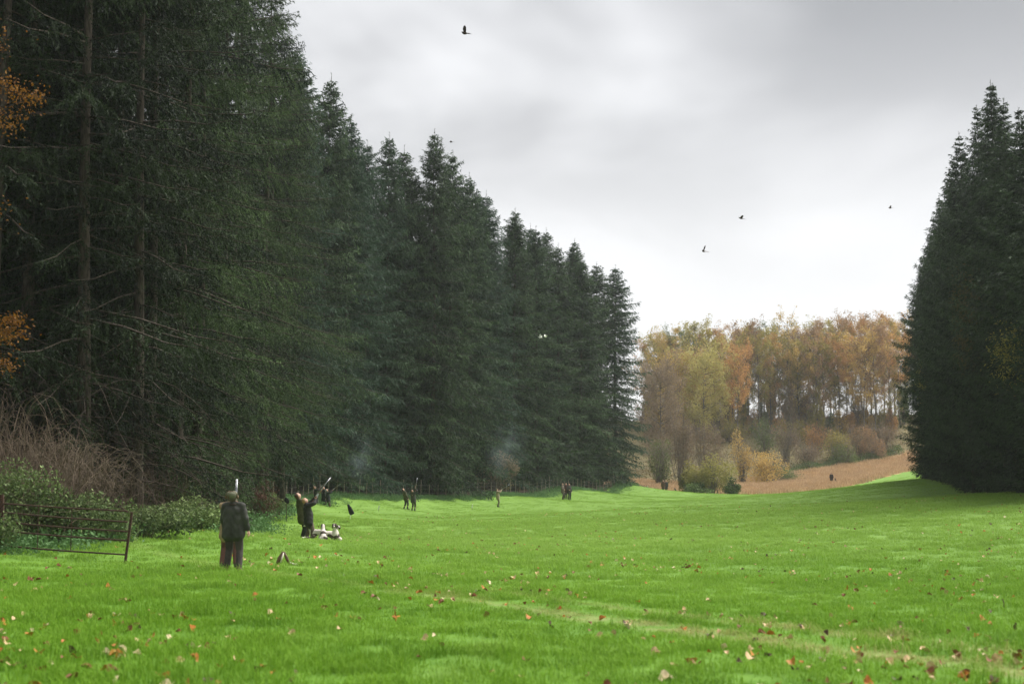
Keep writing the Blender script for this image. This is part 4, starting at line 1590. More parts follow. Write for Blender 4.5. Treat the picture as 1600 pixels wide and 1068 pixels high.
    for i in range(2):
        bt = MB()
        top = feet[i] + (knees[i] - feet[i]) * (0.62 if not breeks else 0.25)
        f0 = feet[i]
        bt.cap(f0 + (0, -0.02, -0.01), f0 + (knees[i] - feet[i]) * 0.3, 0.058, 0.062)
        bt.cap(f0 + (0, -0.035, -0.045), f0 + (0.01 * (-1, 1)[i], 0.165, -0.05), 0.046, 0.040)
        bt.cap(f0 + (0, -0.02, -0.03), f0 + (0, 0.08, -0.035), 0.055, 0.05)
        link('boot', remesh(bt, 'boot', M[boots], 0.016, 2), root)
        if breeks:
            sk = MB()
            sk.cap(f0 + (knees[i] - f0) * 0.25, f0 + (knees[i] - f0) * 0.64, 0.052, 0.060)
            sk.build('sock', cloth((0.33, 0.22, 0.14), 'long_socks'), root, True)
    if hat == 'cap':
        h_ = MB()
        h_.ell(Hd((0, 0.0, 0.178)), (0.098, 0.118, 0.062), hrot)
        h_.ell(Hd((0, -0.005, 0.205)), (0.088, 0.100, 0.045), hrot)
        h_.ell(Hd((0, -0.02, 0.15)), (0.086, 0.098, 0.055), hrot)
        h_.ell(Hd((0, 0.105, 0.165)), (0.075, 0.060, 0.012), hrot)
        link('flat_cap', remesh(h_, 'flat_cap', cloth(hatcol, 'tweed_cap'), 0.012, 2), root)
    if hair is not None or hat == 'cap':
        hh = MB()
        hh.ell(Hd((0, -0.008, 0.135)), (0.081, 0.094, 0.100), hrot)
        hh.ell(Hd((0, -0.035, 0.085)), (0.074, 0.070, 0.075), hrot)
        hcol = hair or (0.10, 0.085, 0.07)
        link('hair', remesh(hh, 'hair', cloth(hcol, 'hair_%d' % int(hcol[0] * 1000)), 0.015, 1), root)
    if muffs:
        mf = MB()
        for sx in (-1, 1):
            mf.ell(Hd((sx * 0.098, 0.01, 0.105)), (0.028, 0.036, 0.046), hrot)
        arc = [Hd((0.105 * math.sin(t_), -0.02, 0.13 + 0.125 * math.cos(t_))) for t_ in np.linspace(-1.5, 1.5, 9)]
        mf.tube(arc, 0.010, 5)
        mf.build('ear_defenders', M['leather'], root, True)
    if fine or height > 1.9:
        pass
    for sx in (-1, 1):
        e_ = MB()
        e_.ell(Hd((sx * 0.031, 0.088, 0.128)), (0.012, 0.010, 0.008), hrot, 8, 6)
        e_.build('eye', M['eye'], root, True)
    mo = MB()
    mo.ell(Hd((0, 0.109, 0.052)), (0.024, 0.008, 0.006), hrot, 8, 6)
    mo.build('mouth', cloth((0.30, 0.11, 0.09), 'lips'), root, True)
    zz = (g1(x, y) if z is None else z) - 0.02
    root.location = (x, y, zz)
    root.rotation_euler = (0, 0, R(yaw))
    root.scale = (s, s, s)
    tag(root, label, 'person')
    if gunm is not None:
        mw = Matrix.LocRotScale(Vector((x, y, zz)), Quaternion((0, 0, 1), R(yaw)), Vector((s, s, s)))
        p0 = mw @ Vector(gunm[0])
        gdir = (Matrix.Rotation(R(yaw), 3, 'Z') @ Vector(gunm[1])).normalized()
        return root, (p0, gdir)
    return root, None


_gun = {}


def shotgun(p0, gdir, label, group='shotguns held up by the shooters'):
    """butt at the origin, barrels along +Y"""
    if not _gun:
        st_ = MB()
        st_.tube([(0, 0, -0.075), (0, 0.01, -0.07), (0, 0.20, -0.03), (0, 0.33, -0.012), (0, 0.42, 0.0)], [0.05, 0.052, 0.036, 0.022, 0.024], 8)
        _gun['stock'] = st_.mesh('stock', M['walnut'], True)
        rc = MB()
        rc.box((0, 0.46, 0.004), (0.042, 0.13, 0.062))
        _gun['receiver'] = rc.mesh('receiver', M['gunmetal'])
        for sx in (-1, 1):
            bm_ = MB()
            bm_.tube([(sx * 0.0115, 0.50, 0.012), (sx * 0.0115, 0.80, 0.012), (sx * 0.0115, 1.24, 0.012)], [0.015, 0.012, 0.0112], 8)
            _gun['barrel%d' % sx] = bm_.mesh('barrel', M['gunmetal'], True)
        fe = MB()
        fe.tube([(0, 0.53, -0.014), (0, 0.62, -0.018), (0, 0.74, -0.008)], [0.020, 0.023, 0.014], 8)
        _gun['fore_end'] = fe.mesh('fore_end', M['walnut'], True)
        tg = MB()
        tg.tube([(0, 0.40, -0.028), (0, 0.41, -0.055), (0, 0.45, -0.06), (0, 0.475, -0.028)], 0.004, 5)
        _gun['guard'] = tg.mesh('trigger_guard', M['gunmetal'])
    g = empty('shotgun', p0)
    g.rotation_mode = 'QUATERNION'
    g.rotation_quaternion = Vector(gdir).to_track_quat('Y', 'Z')
    for k, me in _gun.items():
        link(me.name.split('.')[0], me, g)
    tag(g, label, 'shotgun', group)
    return g


def spot(px, py, d):
    """where the photo's pixel column meets the ground at distance d"""
    return xat(px, d), d


GREEN = (0.040, 0.042, 0.026)
# nearest pair
x, y = spot(366, 891, 31.0)
person('man in long dark olive waxed coat and flat cap seen from behind', x, y, -6, 1.74, lean=4, head_up=16, hr=(0.36, 0.02, 0.80), hl=(-0.27, 0.20, 0.95), stance=0.16, step=-0.07,
       jacket=(0.044, 0.045, 0.038), trousers=(0.052, 0.044, 0.040), jname='waxed_coat', tname='brown_grey_trousers', hat='cap', hatcol=(0.15, 0.15, 0.10), muffs=True, hem=0.74, fine=True, bulky=1.12, boots='mudboot', hair=(0.10, 0.08, 0.065))
x, y = spot(360.5, 889, 32.4)
_, gm = person('person in tan coat mostly hidden beyond the man in the waxed coat', x, y, 5, 1.74, lean=3, head_up=12, stance=0.16, jacket=(0.26, 0.19, 0.11), trousers=(0.12, 0.055, 0.045), jname='tan_coat', tname='maroon_breeks',
               hat='cap', hatcol=(0.10, 0.09, 0.06), muffs=True, hem=0.66, fine=True, gun=(85, (0.085, 0.26, 0.80), 4))
shotgun(*gm, 'upright shotgun whose barrels rise beside the flat cap of the nearest man')

# second group with the dogs
x, y = spot(483, 848, 51.0)
_, gm = person('stocky fair haired shooter in dark jacket aiming up to the right beside the dogs', x, y, -72, 1.62, lean=10, head_up=28, stance=0.17, step=0.1, jacket=(0.030, 0.030, 0.026), trousers=(0.11, 0.085, 0.062), jname='dark_jacket',
               tname='tan_brown_trousers', hair=(0.34, 0.22, 0.11), hem=0.66, fine=True, bulky=1.1, gun=(52, None, -6))
shotgun(*gm, 'shotgun aimed up right by the stocky fair haired shooter')
x, y = spot(474, 846, 52.3)
person('tall man in olive jacket leaning back behind the fair haired shooter', x, y, -65, 1.84, lean=13, head_up=30, stance=0.15, jacket=(0.085, 0.078, 0.042), trousers=(0.03, 0.03, 0.026), jname='olive_jacket', tname='black_trousers',
       hair=(0.07, 0.045, 0.03), hem=0.68, bulky=1.08, hr=(0.28, 0.18, 0.95), hl=(-0.25, 0.2, 1.0))

# third group, farther
x, y = spot(494, 803, 105.0)
_, gm = person('dark coated man of the far group raising his arms to aim, leftmost', x, y, -80, 1.74, lean=8, head_up=25, jacket=(0.028, 0.032, 0.024), trousers=(0.04, 0.036, 0.03), jname='dark_green_coat', tname='dark_trousers', hair=(0.28, 0.17, 0.09), gun=(38, None, 0))
shotgun(*gm, 'shotgun raised by the leftmost man of the far group')
x, y = spot(506, 802, 107.0)
person('dark dressed man standing in the middle of the far group', x, y, -60, 1.74, lean=3, head_up=20, jacket=(0.024, 0.024, 0.024), trousers=(0.035, 0.03, 0.028), jname='black_coat', tname='dark_trousers', hair=(0.22, 0.15, 0.1), hem=0.6)
x, y = spot(513, 802, 105.8)
_, gm = person('grey haired man in black jacket and pale socks aiming right in the far group', x, y, -84, 1.72, lean=8, head_up=22, jacket=(0.02, 0.022, 0.024), trousers=(0.075, 0.05, 0.035), jname='black_jacket', tname='brown_breeks', hair=(0.45, 0.43, 0.40), breeks=True, hem=0.76, gun=(36, None, 0))
shotgun(*gm, 'shotgun aimed out to the right by the grey haired man')

# fourth pair
x, y = spot(634, 797, 116.0)
person('man in olive jacket leaning back to watch, left of the man firing straight up', x, y, -60, 1.76, lean=16, head_up=35, step=0.1, jacket=(0.085, 0.08, 0.05), trousers=(0.045, 0.042, 0.032), jname='olive_jacket', tname='dark_trousers', hair=(0.06, 0.04, 0.03), hem=0.74, breeks=True)
x, y = spot(646, 797, 115.5)
_, gm = person('man in grey coat firing his shotgun almost straight up', x, y, -30, 1.76, lean=9, head_up=52, jacket=(0.065, 0.062, 0.056), trousers=(0.04, 0.036, 0.032), jname='grey_coat', tname='dark_trousers', hair=(0.2, 0.12, 0.08), hem=0.68, breeks=True, gun=(79, None, 20))
shotgun(*gm, 'shotgun pointed almost straight up by the man in the grey coat')

# lone man in tan
x, y = spot(778, 792, 132.0)
_, gm = person('lone man in tan coat with both arms stretched forward', x, y, -82, 1.72, lean=8, head_up=12, jacket=(0.33, 0.27, 0.19), trousers=(0.25, 0.22, 0.15), jname='pale_tan_coat', tname='pale_tan_trousers', hat='cap', hatcol=(0.08, 0.065, 0.05), hem=0.7, gun=(32, None, 0))
shotgun(*gm, 'shotgun held up by the lone man in tan')

# three standing together
for (px, dd, lab, yw, jc, jn_, tc_, tn_) in [(879.5, 152.0, 'left man of the trio standing by the far fence, in a brown coat', -120, (0.12, 0.09, 0.07), 'brown_coat', (0.09, 0.075, 0.065), 'brown_grey_trousers2'),
                                              (884.5, 152.6, 'middle man of the trio standing by the far fence, in a dark red brown top', 170, (0.075, 0.04, 0.035), 'red_brown_top', (0.08, 0.07, 0.055), 'olive_trousers'),
                                              (889.5, 152.2, 'right man of the trio standing by the far fence, in dark clothes', -150, (0.04, 0.036, 0.03), 'dark_coat', (0.022, 0.03, 0.02), 'black_green_trousers')]:
    x, y = spot(px, 781, dd)
    person(lab, x, y, yw, 1.76, lean=2, head_up=10, jacket=jc, trousers=tc_, jname=jn_, tname=tn_, hair=(0.16, 0.11, 0.08), hem=0.72, hr=(0.2, 0.25, 1.1), stance=0.1)
# pair by the far thicket, and the lone handler in the brown field
x, y = spot(1036.5, 769, 195.0)
person('man in brown red coat standing by the far thicket', x, y, 150, 1.76, jacket=(0.14, 0.075, 0.055), trousers=(0.035, 0.035, 0.03), jname='rust_coat', tname='dark_trousers', hair=(0.3, 0.22, 0.16), hem=0.6, stance=0.1)
x, y = spot(1041, 769, 195.6)
person('man in dark coat standing right beside the man in the brown red coat', x, y, -170, 1.74, jacket=(0.035, 0.036, 0.034), trousers=(0.03, 0.03, 0.026), jname='charcoal_coat', tname='dark_trousers', hair=(0.3, 0.22, 0.16), hem=0.6, stance=0.1)
x, y = spot(1300, 755, 222)
person('lone dark figure standing in the brown stubble field', x, y, 170, 1.74, jacket=(0.05, 0.04, 0.036), trousers=(0.04, 0.034, 0.03), jname='dark_brown_coat', tname='dark_trousers', hat='cap', hem=0.55, stance=0.09)


# ------------------------------------------------------------------ dogs
def dog_mats(base, patch, name):
    m, t = newmat(name)
    b = NB(t)
    v = b.n('ShaderNodeTexCoord').outputs['Object']
    a = b.n('ShaderNodeAttribute', attribute_name='tint').outputs['Fac']
    f = b.noise(v, 26, 4, 0.7)
    f2 = b.math('ADD', b.noise(v, 3.2, 1), b.math('MULTIPLY', f, 0.12))
    col = b.mix(b.rng(f2, 0.51, 0.56), base, patch)
    col = b.mix(b.math('MULTIPLY', f, 0.35), col, (0.35, 0.27, 0.2))
    p = b.n('ShaderNodeBsdfPrincipled', {'Base Color': col, 'Roughness': 0.8, 'Specular IOR Level': 0.2})
    b.out(p.outputs[0])
    return m


M['dogcoat'] = dog_mats((0.72, 0.66, 0.60), (0.022, 0.018, 0.018), 'spaniel_coat')
M['dogblack'] = dog_mats((0.018, 0.016, 0.016), (0.03, 0.026, 0.024), 'black_dog_coat')


def dog(label, x, y, yaw, pose='stand', coat='dogcoat', s=1.0, head_yaw=0.0, saddle=False, group=None, blaze=True):
    """spaniel facing +Y, withers 0.48 m"""
    b_ = MB()
    if pose == 'stand':
        sh, hp = np.array([0, 0.20, 0.44]), np.array([0, -0.24, 0.44])
        b_.ell((0, 0.13, 0.38), (0.115, 0.19, 0.135))
        b_.ell((0, -0.12, 0.40), (0.095, 0.22, 0.10))
        b_.cap(sh, hp, 0.10, 0.095)
        hd = np.array([0, 0.40, 0.70])
        for sx in (-1, 1):
            b_.cap((sx * 0.07, 0.20, 0.36), (sx * 0.075, 0.17, 0.20), 0.052, 0.036)
            b_.cap((sx * 0.075, 0.17, 0.20), (sx * 0.075, 0.19, 0.05), 0.033, 0.027)
            b_.cap((sx * 0.075, 0.19, 0.03), (sx * 0.075, 0.235, 0.022), 0.030, 0.024)
            b_.cap((sx * 0.07, -0.24, 0.38), (sx * 0.08, -0.16, 0.25), 0.075, 0.048)
            b_.cap((sx * 0.08, -0.16, 0.25), (sx * 0.08, -0.30, 0.15), 0.042, 0.028)
            b_.cap((sx * 0.08, -0.30, 0.15), (sx * 0.08, -0.28, 0.04), 0.027, 0.025)
            b_.cap((sx * 0.08, -0.28, 0.03), (sx * 0.08, -0.235, 0.022), 0.028, 0.023)
        b_.cap((0, -0.30, 0.47), (0, -0.44, 0.56), 0.028, 0.016)
        b_.cap((0, 0.24, 0.44), hd - (0, 0.05, 0.02), 0.085, 0.062)
    elif pose == 'sit':
        b_.cap((0, 0.12, 0.42), (0, -0.14, 0.17), 0.115, 0.135)
        b_.ell((0, 0.13, 0.36), (0.115, 0.12, 0.15))
        hd = np.array([0, 0.24, 0.66])
        for sx in (-1, 1):
            b_.cap((sx * 0.07, 0.17, 0.36), (sx * 0.07, 0.20, 0.05), 0.05, 0.028)
            b_.cap((sx * 0.07, 0.20, 0.03), (sx * 0.07, 0.25, 0.022), 0.030, 0.024)
            b_.cap((sx * 0.09, -0.15, 0.17), (sx * 0.13, 0.06, 0.20), 0.085, 0.055)
            b_.cap((sx * 0.13, 0.06, 0.20), (sx * 0.12, -0.06, 0.05), 0.045, 0.03)
            b_.cap((sx * 0.12, -0.06, 0.03), (sx * 0.12, 0.06, 0.024), 0.03, 0.025)
        b_.cap((0, -0.24, 0.08), (0.05, -0.40, 0.04), 0.028, 0.016)
        b_.cap((0, 0.14, 0.46), hd - (0, 0.04, 0.03), 0.085, 0.062)
    else:
        b_.cap((0, 0.16, 0.16), (0, -0.25, 0.14), 0.12, 0.12)
        hd = np.array([0, 0.42, 0.30])
        for sx in (-1, 1):
            b_.cap((sx * 0.09, 0.18, 0.10), (sx * 0.09, 0.44, 0.035), 0.045, 0.028)
            b_.cap((sx * 0.12, -0.25, 0.13), (sx * 0.17, -0.05, 0.10), 0.08, 0.05)
            b_.cap((sx * 0.17, -0.05, 0.08), (sx * 0.17, -0.22, 0.035), 0.04, 0.028)
        b_.cap((0, -0.36, 0.10), (0.05, -0.52, 0.04), 0.028, 0.016)
        b_.cap((0, 0.2, 0.18), hd - (0, 0.04, 0.02), 0.085, 0.062)
    hr_ = Matrix.Rotation(R(head_yaw), 3, 'Z')

    def H(p):
        return hd + np.array(hr_ @ Vector(p))
    b_.ell(hd, (0.068, 0.085, 0.07), hr_)
    b_.cap(H((0, 0.06, -0.015)), H((0, 0.16, -0.035)), 0.042, 0.030)
    root = link('spaniel', remesh(b_, 'spaniel', M[coat], 0.016, 2))
    for sx in (-1, 1):
        e_ = MB()
        e_.ell(H((sx * 0.073, -0.005, -0.03)), (0.020, 0.046, 0.085), hr_, 10, 7)
        e_.build('ear', M['dogblack'], root, True)
    if coat == 'dogcoat':
        e_ = MB()
        for sx in (-1, 1):
            e_.ell(H((sx * 0.036, 0.01, 0.022)), (0.036, 0.070, 0.052), hr_, 10, 7)
        e_.build('head_patch', M['dogblack'], root, True)
        if saddle:
            e_ = MB()
            e_.ell((0, -0.12, 0.46) if pose == 'stand' else (0, 0.0, 0.35), (0.088, 0.16, 0.065) if pose == 'stand' else (0.12, 0.12, 0.12), None, 12, 8)
            e_.build('saddle_patch', M['dogblack'], root, True)
    e_ = MB()
    e_.ell(H((0, 0.187, -0.028)), (0.015, 0.012, 0.011), hr_, 8, 6)
    e_.build('nose', M['eye'], root, True)
    for sx in (-1, 1):
        e_ = MB()
        e_.ell(H((sx * 0.034, 0.075, 0.02)), (0.009, 0.008, 0.009), hr_, 8, 6)
        e_.build('eye', M['eye'], root, True)
    root.location = (x, y, g1(x, y) - 0.005)
    root.rotation_euler = (0, 0, R(yaw))
    root.scale = (s, s, s)
    tag(root, label, 'dog', group)
    return root


GD = 'spaniels beside the fair haired shooter'
x, y = spot(526, 850, 50.2)
dog('black eared white spaniel sitting upright facing the camera, rightmost of the dogs', x, y, 172, 'sit', s=0.98, head_yaw=6, group=GD)
x, y = spot(514, 849, 51.1)
dog('white bodied spaniel standing side on behind the rightmost sitting one', x, y, -80, 'stand', s=0.85, head_yaw=-60, group=GD)
x, y = spot(506, 850, 50.1)
dog('black and white spaniel sitting in the middle with its back turned', x, y, 12, 'sit', s=0.9, head_yaw=20, group=GD, saddle=True)
x, y = spot(496, 849, 50.9)
dog('black backed spaniel standing close by the shooter right leg', x, y, 70, 'stand', s=0.9, saddle=True, group=GD, head_yaw=15)
x, y = spot(474, 849, 50.0)
dog('black and white spaniel lying low left of the shooter boots', x + 0.12, y, -95, 'lie', s=0.62, group=GD)
x, y = spot(1306.5, 755, 222)
dog('black dog sitting right of the lone figure in the stubble field', x, y, 150, 'sit', 'dogblack', s=1.1)
x, y = spot(1057, 769, 194)
dog('black dog sitting right of the far pair by the thicket', x, y, 120, 'sit', 'dogblack', s=1.05)

# ------------------------------------------------------------------ small things on the grass
def small(name, px, py, d):
    x = xat(px, d)
    return empty(name, (x, d, g1(x, d)))


# folded gun slip standing as an inverted V
o = small('gun_slip', 444, 883, 33.4)
for (x0, x1, sy, nm) in [(-0.165, 0.0, 0.0, 'leather_arm'), (0.16, 0.01, 0.03, 'leather_arm')]:
    mb = MB()
    tt = np.linspace(0, 1, 7)
    xx = x0 + (x1 - x0) * tt ** 0.85
    zz_ = 0.0 + 0.31 * tt ** 0.9
    for i in range(6):
        pass
    prof = np.stack([xx, np.full(7, sy), zz_], -1)
    wdt = np.array([0.022, 0.034, 0.046, 0.052, 0.046, 0.036, 0.028]) * (1.0 if x0 < 0 else 0.72)
    mb.tube(prof, wdt, 8)
    mb.v[-1][:, 1] = sy + (mb.v[-1][:, 1] - sy) * 0.6
    mb.build(nm, M['leather'], o, True)
mb = MB()
mb.tube([(-0.045, -0.03, 0.06), (-0.02, -0.035, 0.17), (0.012, -0.02, 0.285)], [0.012, 0.022, 0.012], 6)
mb.build('lining', M['fleece'], o, True)
mb = MB()
mb.tube([(-0.075, -0.01, 0.0), (-0.07, -0.01, 0.09), (-0.045, 0, 0.2)], [0.006, 0.006, 0.008], 5)
mb.build('strap', M['leather'], o)
mb = MB()
mb.tube([(0.165, 0.0, 0.05), (0.22, -0.01, 0.03), (0.31, -0.02, 0.015), (0.37, -0.02, 0.012)], [0.03, 0.026, 0.024, 0.012], 8)
mb.build('open_flap', M['fleece'], o, True)
tag(o, 'brown leather slip folded into an inverted V with pale lining, on the grass', 'gun slip')

# shooting stick with dark oval seat
o = small('shooting_stick', 448, 816, 66)
mb = MB()
mb.tube([(0.02, 0, -0.05), (0.0, 0, 0.45), (-0.01, 0, 0.86)], 0.014, 6)
mb.build('stick', M['rust'], o)
mb = MB()
mb.ell((0.01, 0, 1.0), (0.10, 0.03, 0.16), Matrix.Rotation(-0.5, 3, 'Y'), 16, 10)
mb.build('seat', M['black'], o, True)
tag(o, 'dark oval seat on a thin stick stuck in the grassy bank', 'shooting stick')
# dark wedge hung on a pale peg
o = small('folded_seat', 547, 813, 72)
mb = MB()
mb.tube([(0.0, 0, -0.05), (0.05, 0, 0.30)], 0.020, 6)
mb.build('peg', M['white'], o)
mb = MB()
mb.tube([(0.13, 0, 0.27), (0.06, 0, 0.40), (-0.02, 0, 0.60), (-0.10, 0, 0.78)], [0.11, 0.13, 0.09, 0.05], 8)
mb.v[-1][:, 1] *= 0.35
mb.build('cover', M['black'], o, True)
tag(o, 'dark wedge shaped cover hung on a short pale peg in the grass', 'peg')
for (px, py, d, h, lab) in [(592, 800, 108, 0.5, 'small white marker peg left of the watching man in olive'), (738, 797, 122, 0.5, 'small white marker peg left of the lone man in tan'),
                            (1012, 769, 192, 0.75, 'white marker peg left of the far pair by the thicket')]:
    o = small('marker_peg', px, py, d)
    mb = MB()
    mb.box((0, 0, h * 0.72), (0.085, 0.02, h * 0.6), Matrix.Rotation(0.2, 3, 'Y'))
    mb.build('plate', M['white'], o)
    mb = MB()
    mb.tube([(-0.03, 0.0125, -0.05), (0.02, 0.0125, h * 0.8)], 0.011, 5)
    mb.build('stake', M['postwood'], o)
    tag(o, lab, 'peg', 'white marker pegs on the meadow')
# dark twig standing in the right foreground
o = small('stick', 1562, 950, 21.5)
mb = MB()
mb.tube([(0, 0, -0.03), (0.01, 0, 0.07), (-0.01, 0.01, 0.15)], [0.013, 0.011, 0.006], 6)
mb.build('broken_twig', M['twig'], o)
tag(o, 'short dark broken stick standing in the grass at far right', 'stick')

# ------------------------------------------------------------------ birds
def bird(label, px, py, d, yaw, roll, pitch, s=1.0, pale=False, flap=25, group=None):
    x, z = at(px, py, d)
    mt = M['white'] if pale else M['birdbrown']
    b_ = MB()
    b_.ell((0, 0, 0), (0.085, 0.19, 0.085))
    b_.cap((0, 0.14, 0.02), (0, 0.24, 0.05), 0.05, 0.034)
    b_.cap((0, 0.25, 0.052), (0, 0.305, 0.045), 0.018, 0.006, 8)
    root = link('pheasant' if not pale else 'pigeon', remesh(b_, 'bird', mt, 0.014, 2))
    for sx in (-1, 1):
        w = MB()
        f = R(flap)
        top = np.array([(0.05, 0.10), (0.22, 0.14), (0.38, 0.06), (0.44, -0.06), (0.32, -0.13), (0.18, -0.12), (0.05, -0.10)])
        v = []
        for zz in (0.008, -0.008):
            for (a_, c_) in top:
                v.append((sx * a_ * math.cos(f), c_, 0.02 + a_ * math.sin(f) + zz))
        n = len(top)
        tr = [(0, i, i + 1) for i in range(1, n - 1)] + [(n, n + i + 1, n + i) for i in range(1, n - 1)]
        for i in range(n):
            k = (i + 1) % n
            tr += [(i, n + i, n + k), (i, n + k, k)]
        w.add(v, tr)
        w.build('wing', mt, root)
    tl_ = MB()
    tl_.tube([(0, -0.15, 0.01), (0, -0.3, 0.0), (0, -0.58 if not pale else -0.32, -0.02)], [0.05, 0.035, 0.008], 6)
    tl_.v[-1][:, 2] *= 0.4
    tl_.build('tail', mt, root)
    root.location = (x, d, z)
    root.rotation_euler = (R(pitch), R(roll), R(yaw))
    root.scale = (s, s, s)
    tag(root, label, 'bird', group)


M['birdbrown'] = plain_mat('pheasant_feathers', (0.035, 0.024, 0.02), (0.075, 0.045, 0.03), 20, 0.7, 0.3)
bird('largest dark bird flying high at the top of the sky', 726, 52, 62, 60, 25, 20, 0.78, flap=38)
bird('dark bird flying low in the pale middle of the sky, lower of two', 1099, 392, 110, 40, 50, 35, 1.05, flap=45)
bird('dark bird flying above and right of the lower middle one', 1158, 341, 120, 100, 10, 10, 0.85, flap=20)
bird('faint small bird near the right hand conifers', 1391, 325, 190, 85, 5, 0, 0.95, flap=35)
bird('tiny dark bird just above the spire of the tallest middle spruce', 705, 222, 125, 80, 0, 0, 0.6, flap=10)
bird('white bird flying before the far spruces, left of the pair', 844, 527, 140, 70, 20, 10, 0.8, pale=True, flap=50)
bird('white bird flying before the far spruces, right of the pair', 852, 526, 141, 120, -15, 10, 0.7, pale=True, flap=40)

# ------------------------------------------------------------------ fallen leaves
LC = {'orange': (0.42, 0.15, 0.025), 'rust': (0.19, 0.065, 0.025), 'tan': (0.55, 0.38, 0.20), 'pale': (0.58, 0.47, 0.28), 'brown': (0.085, 0.045, 0.025)}
LM = {k_: plain_mat('leaf_' + k_, tuple(0.75 * q_ for q_ in v_), tuple(min(0.85, 1.2 * q_) for q_ in v_), 20, 0.6, 0.3) for k_, v_ in LC.items()}


def leaf_mesh(col, k):
    r = np.random.default_rng(k)
    n = 15
    ang = np.linspace(0, 2 * math.pi, n, endpoint=False)
    rad = 0.07 * (0.72 + 0.42 * np.abs(np.cos(ang * 2.5))) * (1 + r.normal(0, 0.08, n))
    curl = 0.030 * np.cos(ang * 2 + r.random() * 6) + 0.020 * np.sin(ang + r.random() * 6) + 0.03
    rim = np.stack([rad * np.cos(ang), rad * 0.85 * np.sin(ang), curl], -1)
    mid = rim * (0.5, 0.5, 0.45)
    mb = MB()
    v = np.concatenate([[(0, 0, 0.0)], mid, rim])
    tr = []
    for i in range(n):
        j_ = (i + 1) % n
        tr += [(0, 1 + i, 1 + j_), (1 + i, 1 + n + i, 1 + n + j_), (1 + i, 1 + n + j_, 1 + j_)]
    mb.add(v, tr)
    mb.tube([(0, 0, 0.0), (-0.06, 0.005, 0.012), (-0.11, 0.01, 0.03)], [0.0022, 0.002, 0.0018], 3)
    return mb.mesh('fallen_leaf', LM[col])


LV = {c_: [leaf_mesh(c_, i * 7 + j_) for j_ in range(3)] for i, c_ in enumerate(LC)}
n = 5000
y = 11 + 100 * rng.random(n) ** 1.45
x = (rng.random(n) * 2 - 1) * (0.375 * y + 0.3)
keep = (zone(x, y) == 0) & (np.sin(x * 0.7 + 2) * np.sin(y * 0.31) + 0.35 * np.sin(x * 2.3 + y) + rng.normal(0, 0.6, n) > 0.25)
x, y = x[keep], y[keep]
size = 0.40 + 0.46 * rng.random(len(x)) ** 1.5
order = np.argsort(-size / y)
names_ = ['orange', 'rust', 'tan', 'pale', 'brown']
probs = [0.32, 0.27, 0.22, 0.08, 0.11]


def leaf_place(xx, yy):
    t_ = xx / yy
    u_ = xx * 0.865 + yy * 0.502
    if abs(u_ - 11.2) < 0.8:
        return 'beside the worn pale track'
    if yy > 27:
        return 'near the gate and the coat wearing man' if t_ < -0.13 else ('on the far right of the meadow' if t_ > 0.12 else 'in the middle of the meadow')
    if yy > 19:
        return 'before the gate at mid left' if t_ < -0.13 else ('on the rising right side' if t_ > 0.12 else 'before the worn track')
    if t_ < -0.2:
        return 'in the far left foreground'
    if t_ < -0.06:
        return 'in the left foreground'
    if t_ < 0.1:
        return 'in the centre foreground'
    return 'in the right foreground'


ADJ = {'orange': 'orange fallen leaf lying on the green grass', 'rust': 'rust red fallen leaf lying on the green grass', 'tan': 'tan dry fallen leaf lying on the green grass', 'pale': 'pale cream fallen leaf lying on the green grass',
       'brown': 'dark brown fallen leaf lying on the green grass'}
LNM = {'orange': 'orange', 'rust': 'rust red', 'tan': 'tan dry', 'pale': 'pale cream', 'brown': 'dark brown'}
GRPL = {k_: f'{k_} leaves fallen on the meadow' for k_ in LC}
big = order[:300]
zs = gz(x, y)
for i in big:
    c_ = names_[rng.choice(5, p=probs)]
    o = link('fallen_leaf', LV[c_][rng.integers(0, 3)], None, (x[i], y[i], zs[i] + 0.034 + 0.02 * rng.random()))
    o.rotation_euler = (rng.normal(0, 0.4), rng.normal(0, 0.4), rng.random() * 6.283)
    s = float(size[i])
    o.scale = (s, s, s)
    sz_ = 'large' if s > 0.6 else ('mid sized' if s > 0.45 else 'small')
    lab = f"{sz_} {LNM[c_]} fallen leaf {leaf_place(x[i], y[i])}"
    tag(o, lab, 'leaf', lab + 's' if False else 'fallen leaves, ' + lab)
rest = order[300:2300]
protos = [proto('leaf_piece', LV[c_][k_]) for c_ in names_ for k_ in range(2)]
n = len(rest)
ci = rng.choice(5, n, p=probs) * 2 + rng.integers(0, 2, n)
o = scatter('leaf_litter', protos, np.stack([x[rest], y[rest], zs[rest] + 0.06], -1), np.stack([rng.normal(0, 0.4, n), rng.normal(0, 0.4, n), rng.random(n) * 6.28], -1), np.repeat(size[rest][:, None] * 0.95, 3, 1), ci)
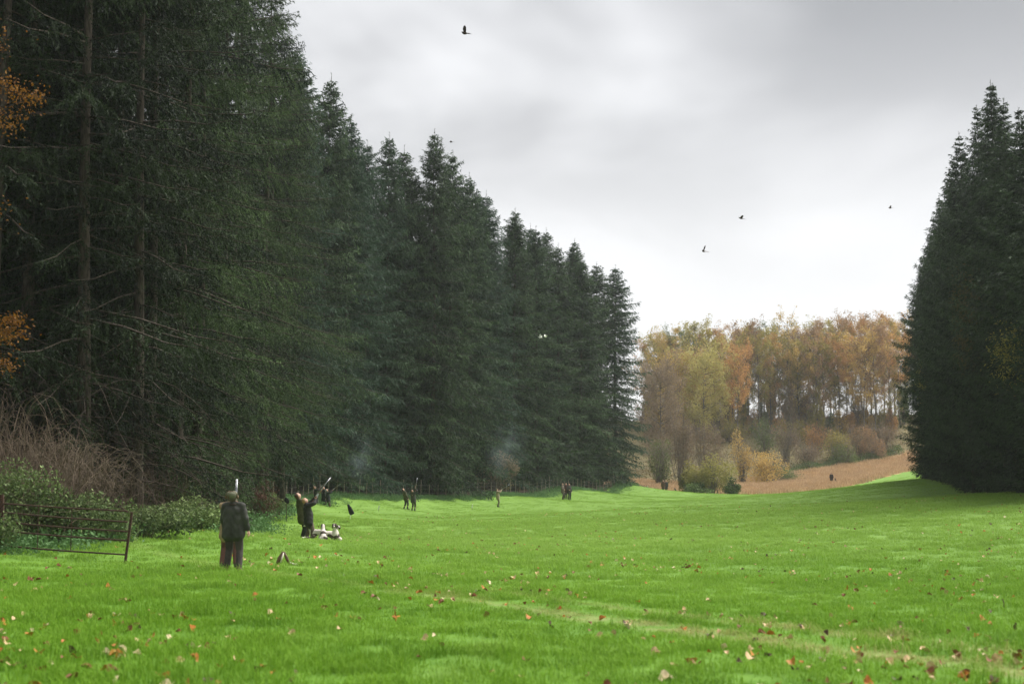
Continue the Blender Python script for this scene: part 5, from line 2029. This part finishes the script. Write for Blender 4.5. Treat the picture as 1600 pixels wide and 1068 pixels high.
tag(o, 'small scattered autumn leaves over the meadow', 'leaf litter')


# ------------------------------------------------------------------ air and gun smoke
def volume_box(name, lo, hi, dens, col, label):
    mb = MB()
    lo, hi = np.array(lo), np.array(hi)
    mb.box((lo + hi) / 2, hi - lo)
    m, t = newmat(name + '_air')
    b = NB(t)
    v = b.n('ShaderNodeVolumePrincipled', {'Color': col, 'Density': dens, 'Anisotropy': 0.2})
    out = b.n('ShaderNodeOutputMaterial')
    t.links.new(v.outputs[0], out.inputs['Volume'])
    o = mb.build(name, m)
    tag(o, label, 'haze', kind='stuff')
    return o


HAZE = 0.00017
if HAZE:
    volume_box('haze', (-185, -50, GZ.min() - 1.0), (215, 536, 46), HAZE, (0.93, 0.96, 1.0), 'thin pale haze over the whole valley')


def smoke(px, py, d, rx, rz_, dens, label):
    x, z = at(px, py, d)
    mb = MB()
    mb.ell((0, 0, 0), (rx, rx * 0.8, rz_), None, 20, 12)
    m, t = newmat('gun_smoke')
    b = NB(t)
    v = b.n('ShaderNodeTexCoord').outputs['Object']
    mp = b.n('ShaderNodeMapping', {'Vector': v, 'Scale': (1 / rx, 1 / (rx * 0.8), 1 / rz_)})
    ln = b.n('ShaderNodeVectorMath', {0: mp.outputs[0]}, operation='LENGTH')
    fall = b.rng(ln.outputs['Value'], 1.0, 0.1)
    nz = b.rng(b.noise(v, 0.55, 4, 0.6), 0.42, 0.7)
    dn = b.math('MULTIPLY', b.math('MULTIPLY', fall, nz), dens)
    vol = b.n('ShaderNodeVolumePrincipled', {'Color': (0.74, 0.86, 1.0), 'Density': dn})
    out = b.n('ShaderNodeOutputMaterial')
    t.links.new(vol.outputs[0], out.inputs['Volume'])
    o = mb.build('gun_smoke', m, loc=(x, d, z))
    tag(o, label, 'smoke', kind='stuff')


smoke(565, 712, 112, 1.7, 2.6, 0.11, 'faint blue gun smoke drifting before the spruces above the far group')
smoke(790, 700, 134, 2.6, 3.4, 0.085, 'faint blue gun smoke drifting above the lone man in tan')
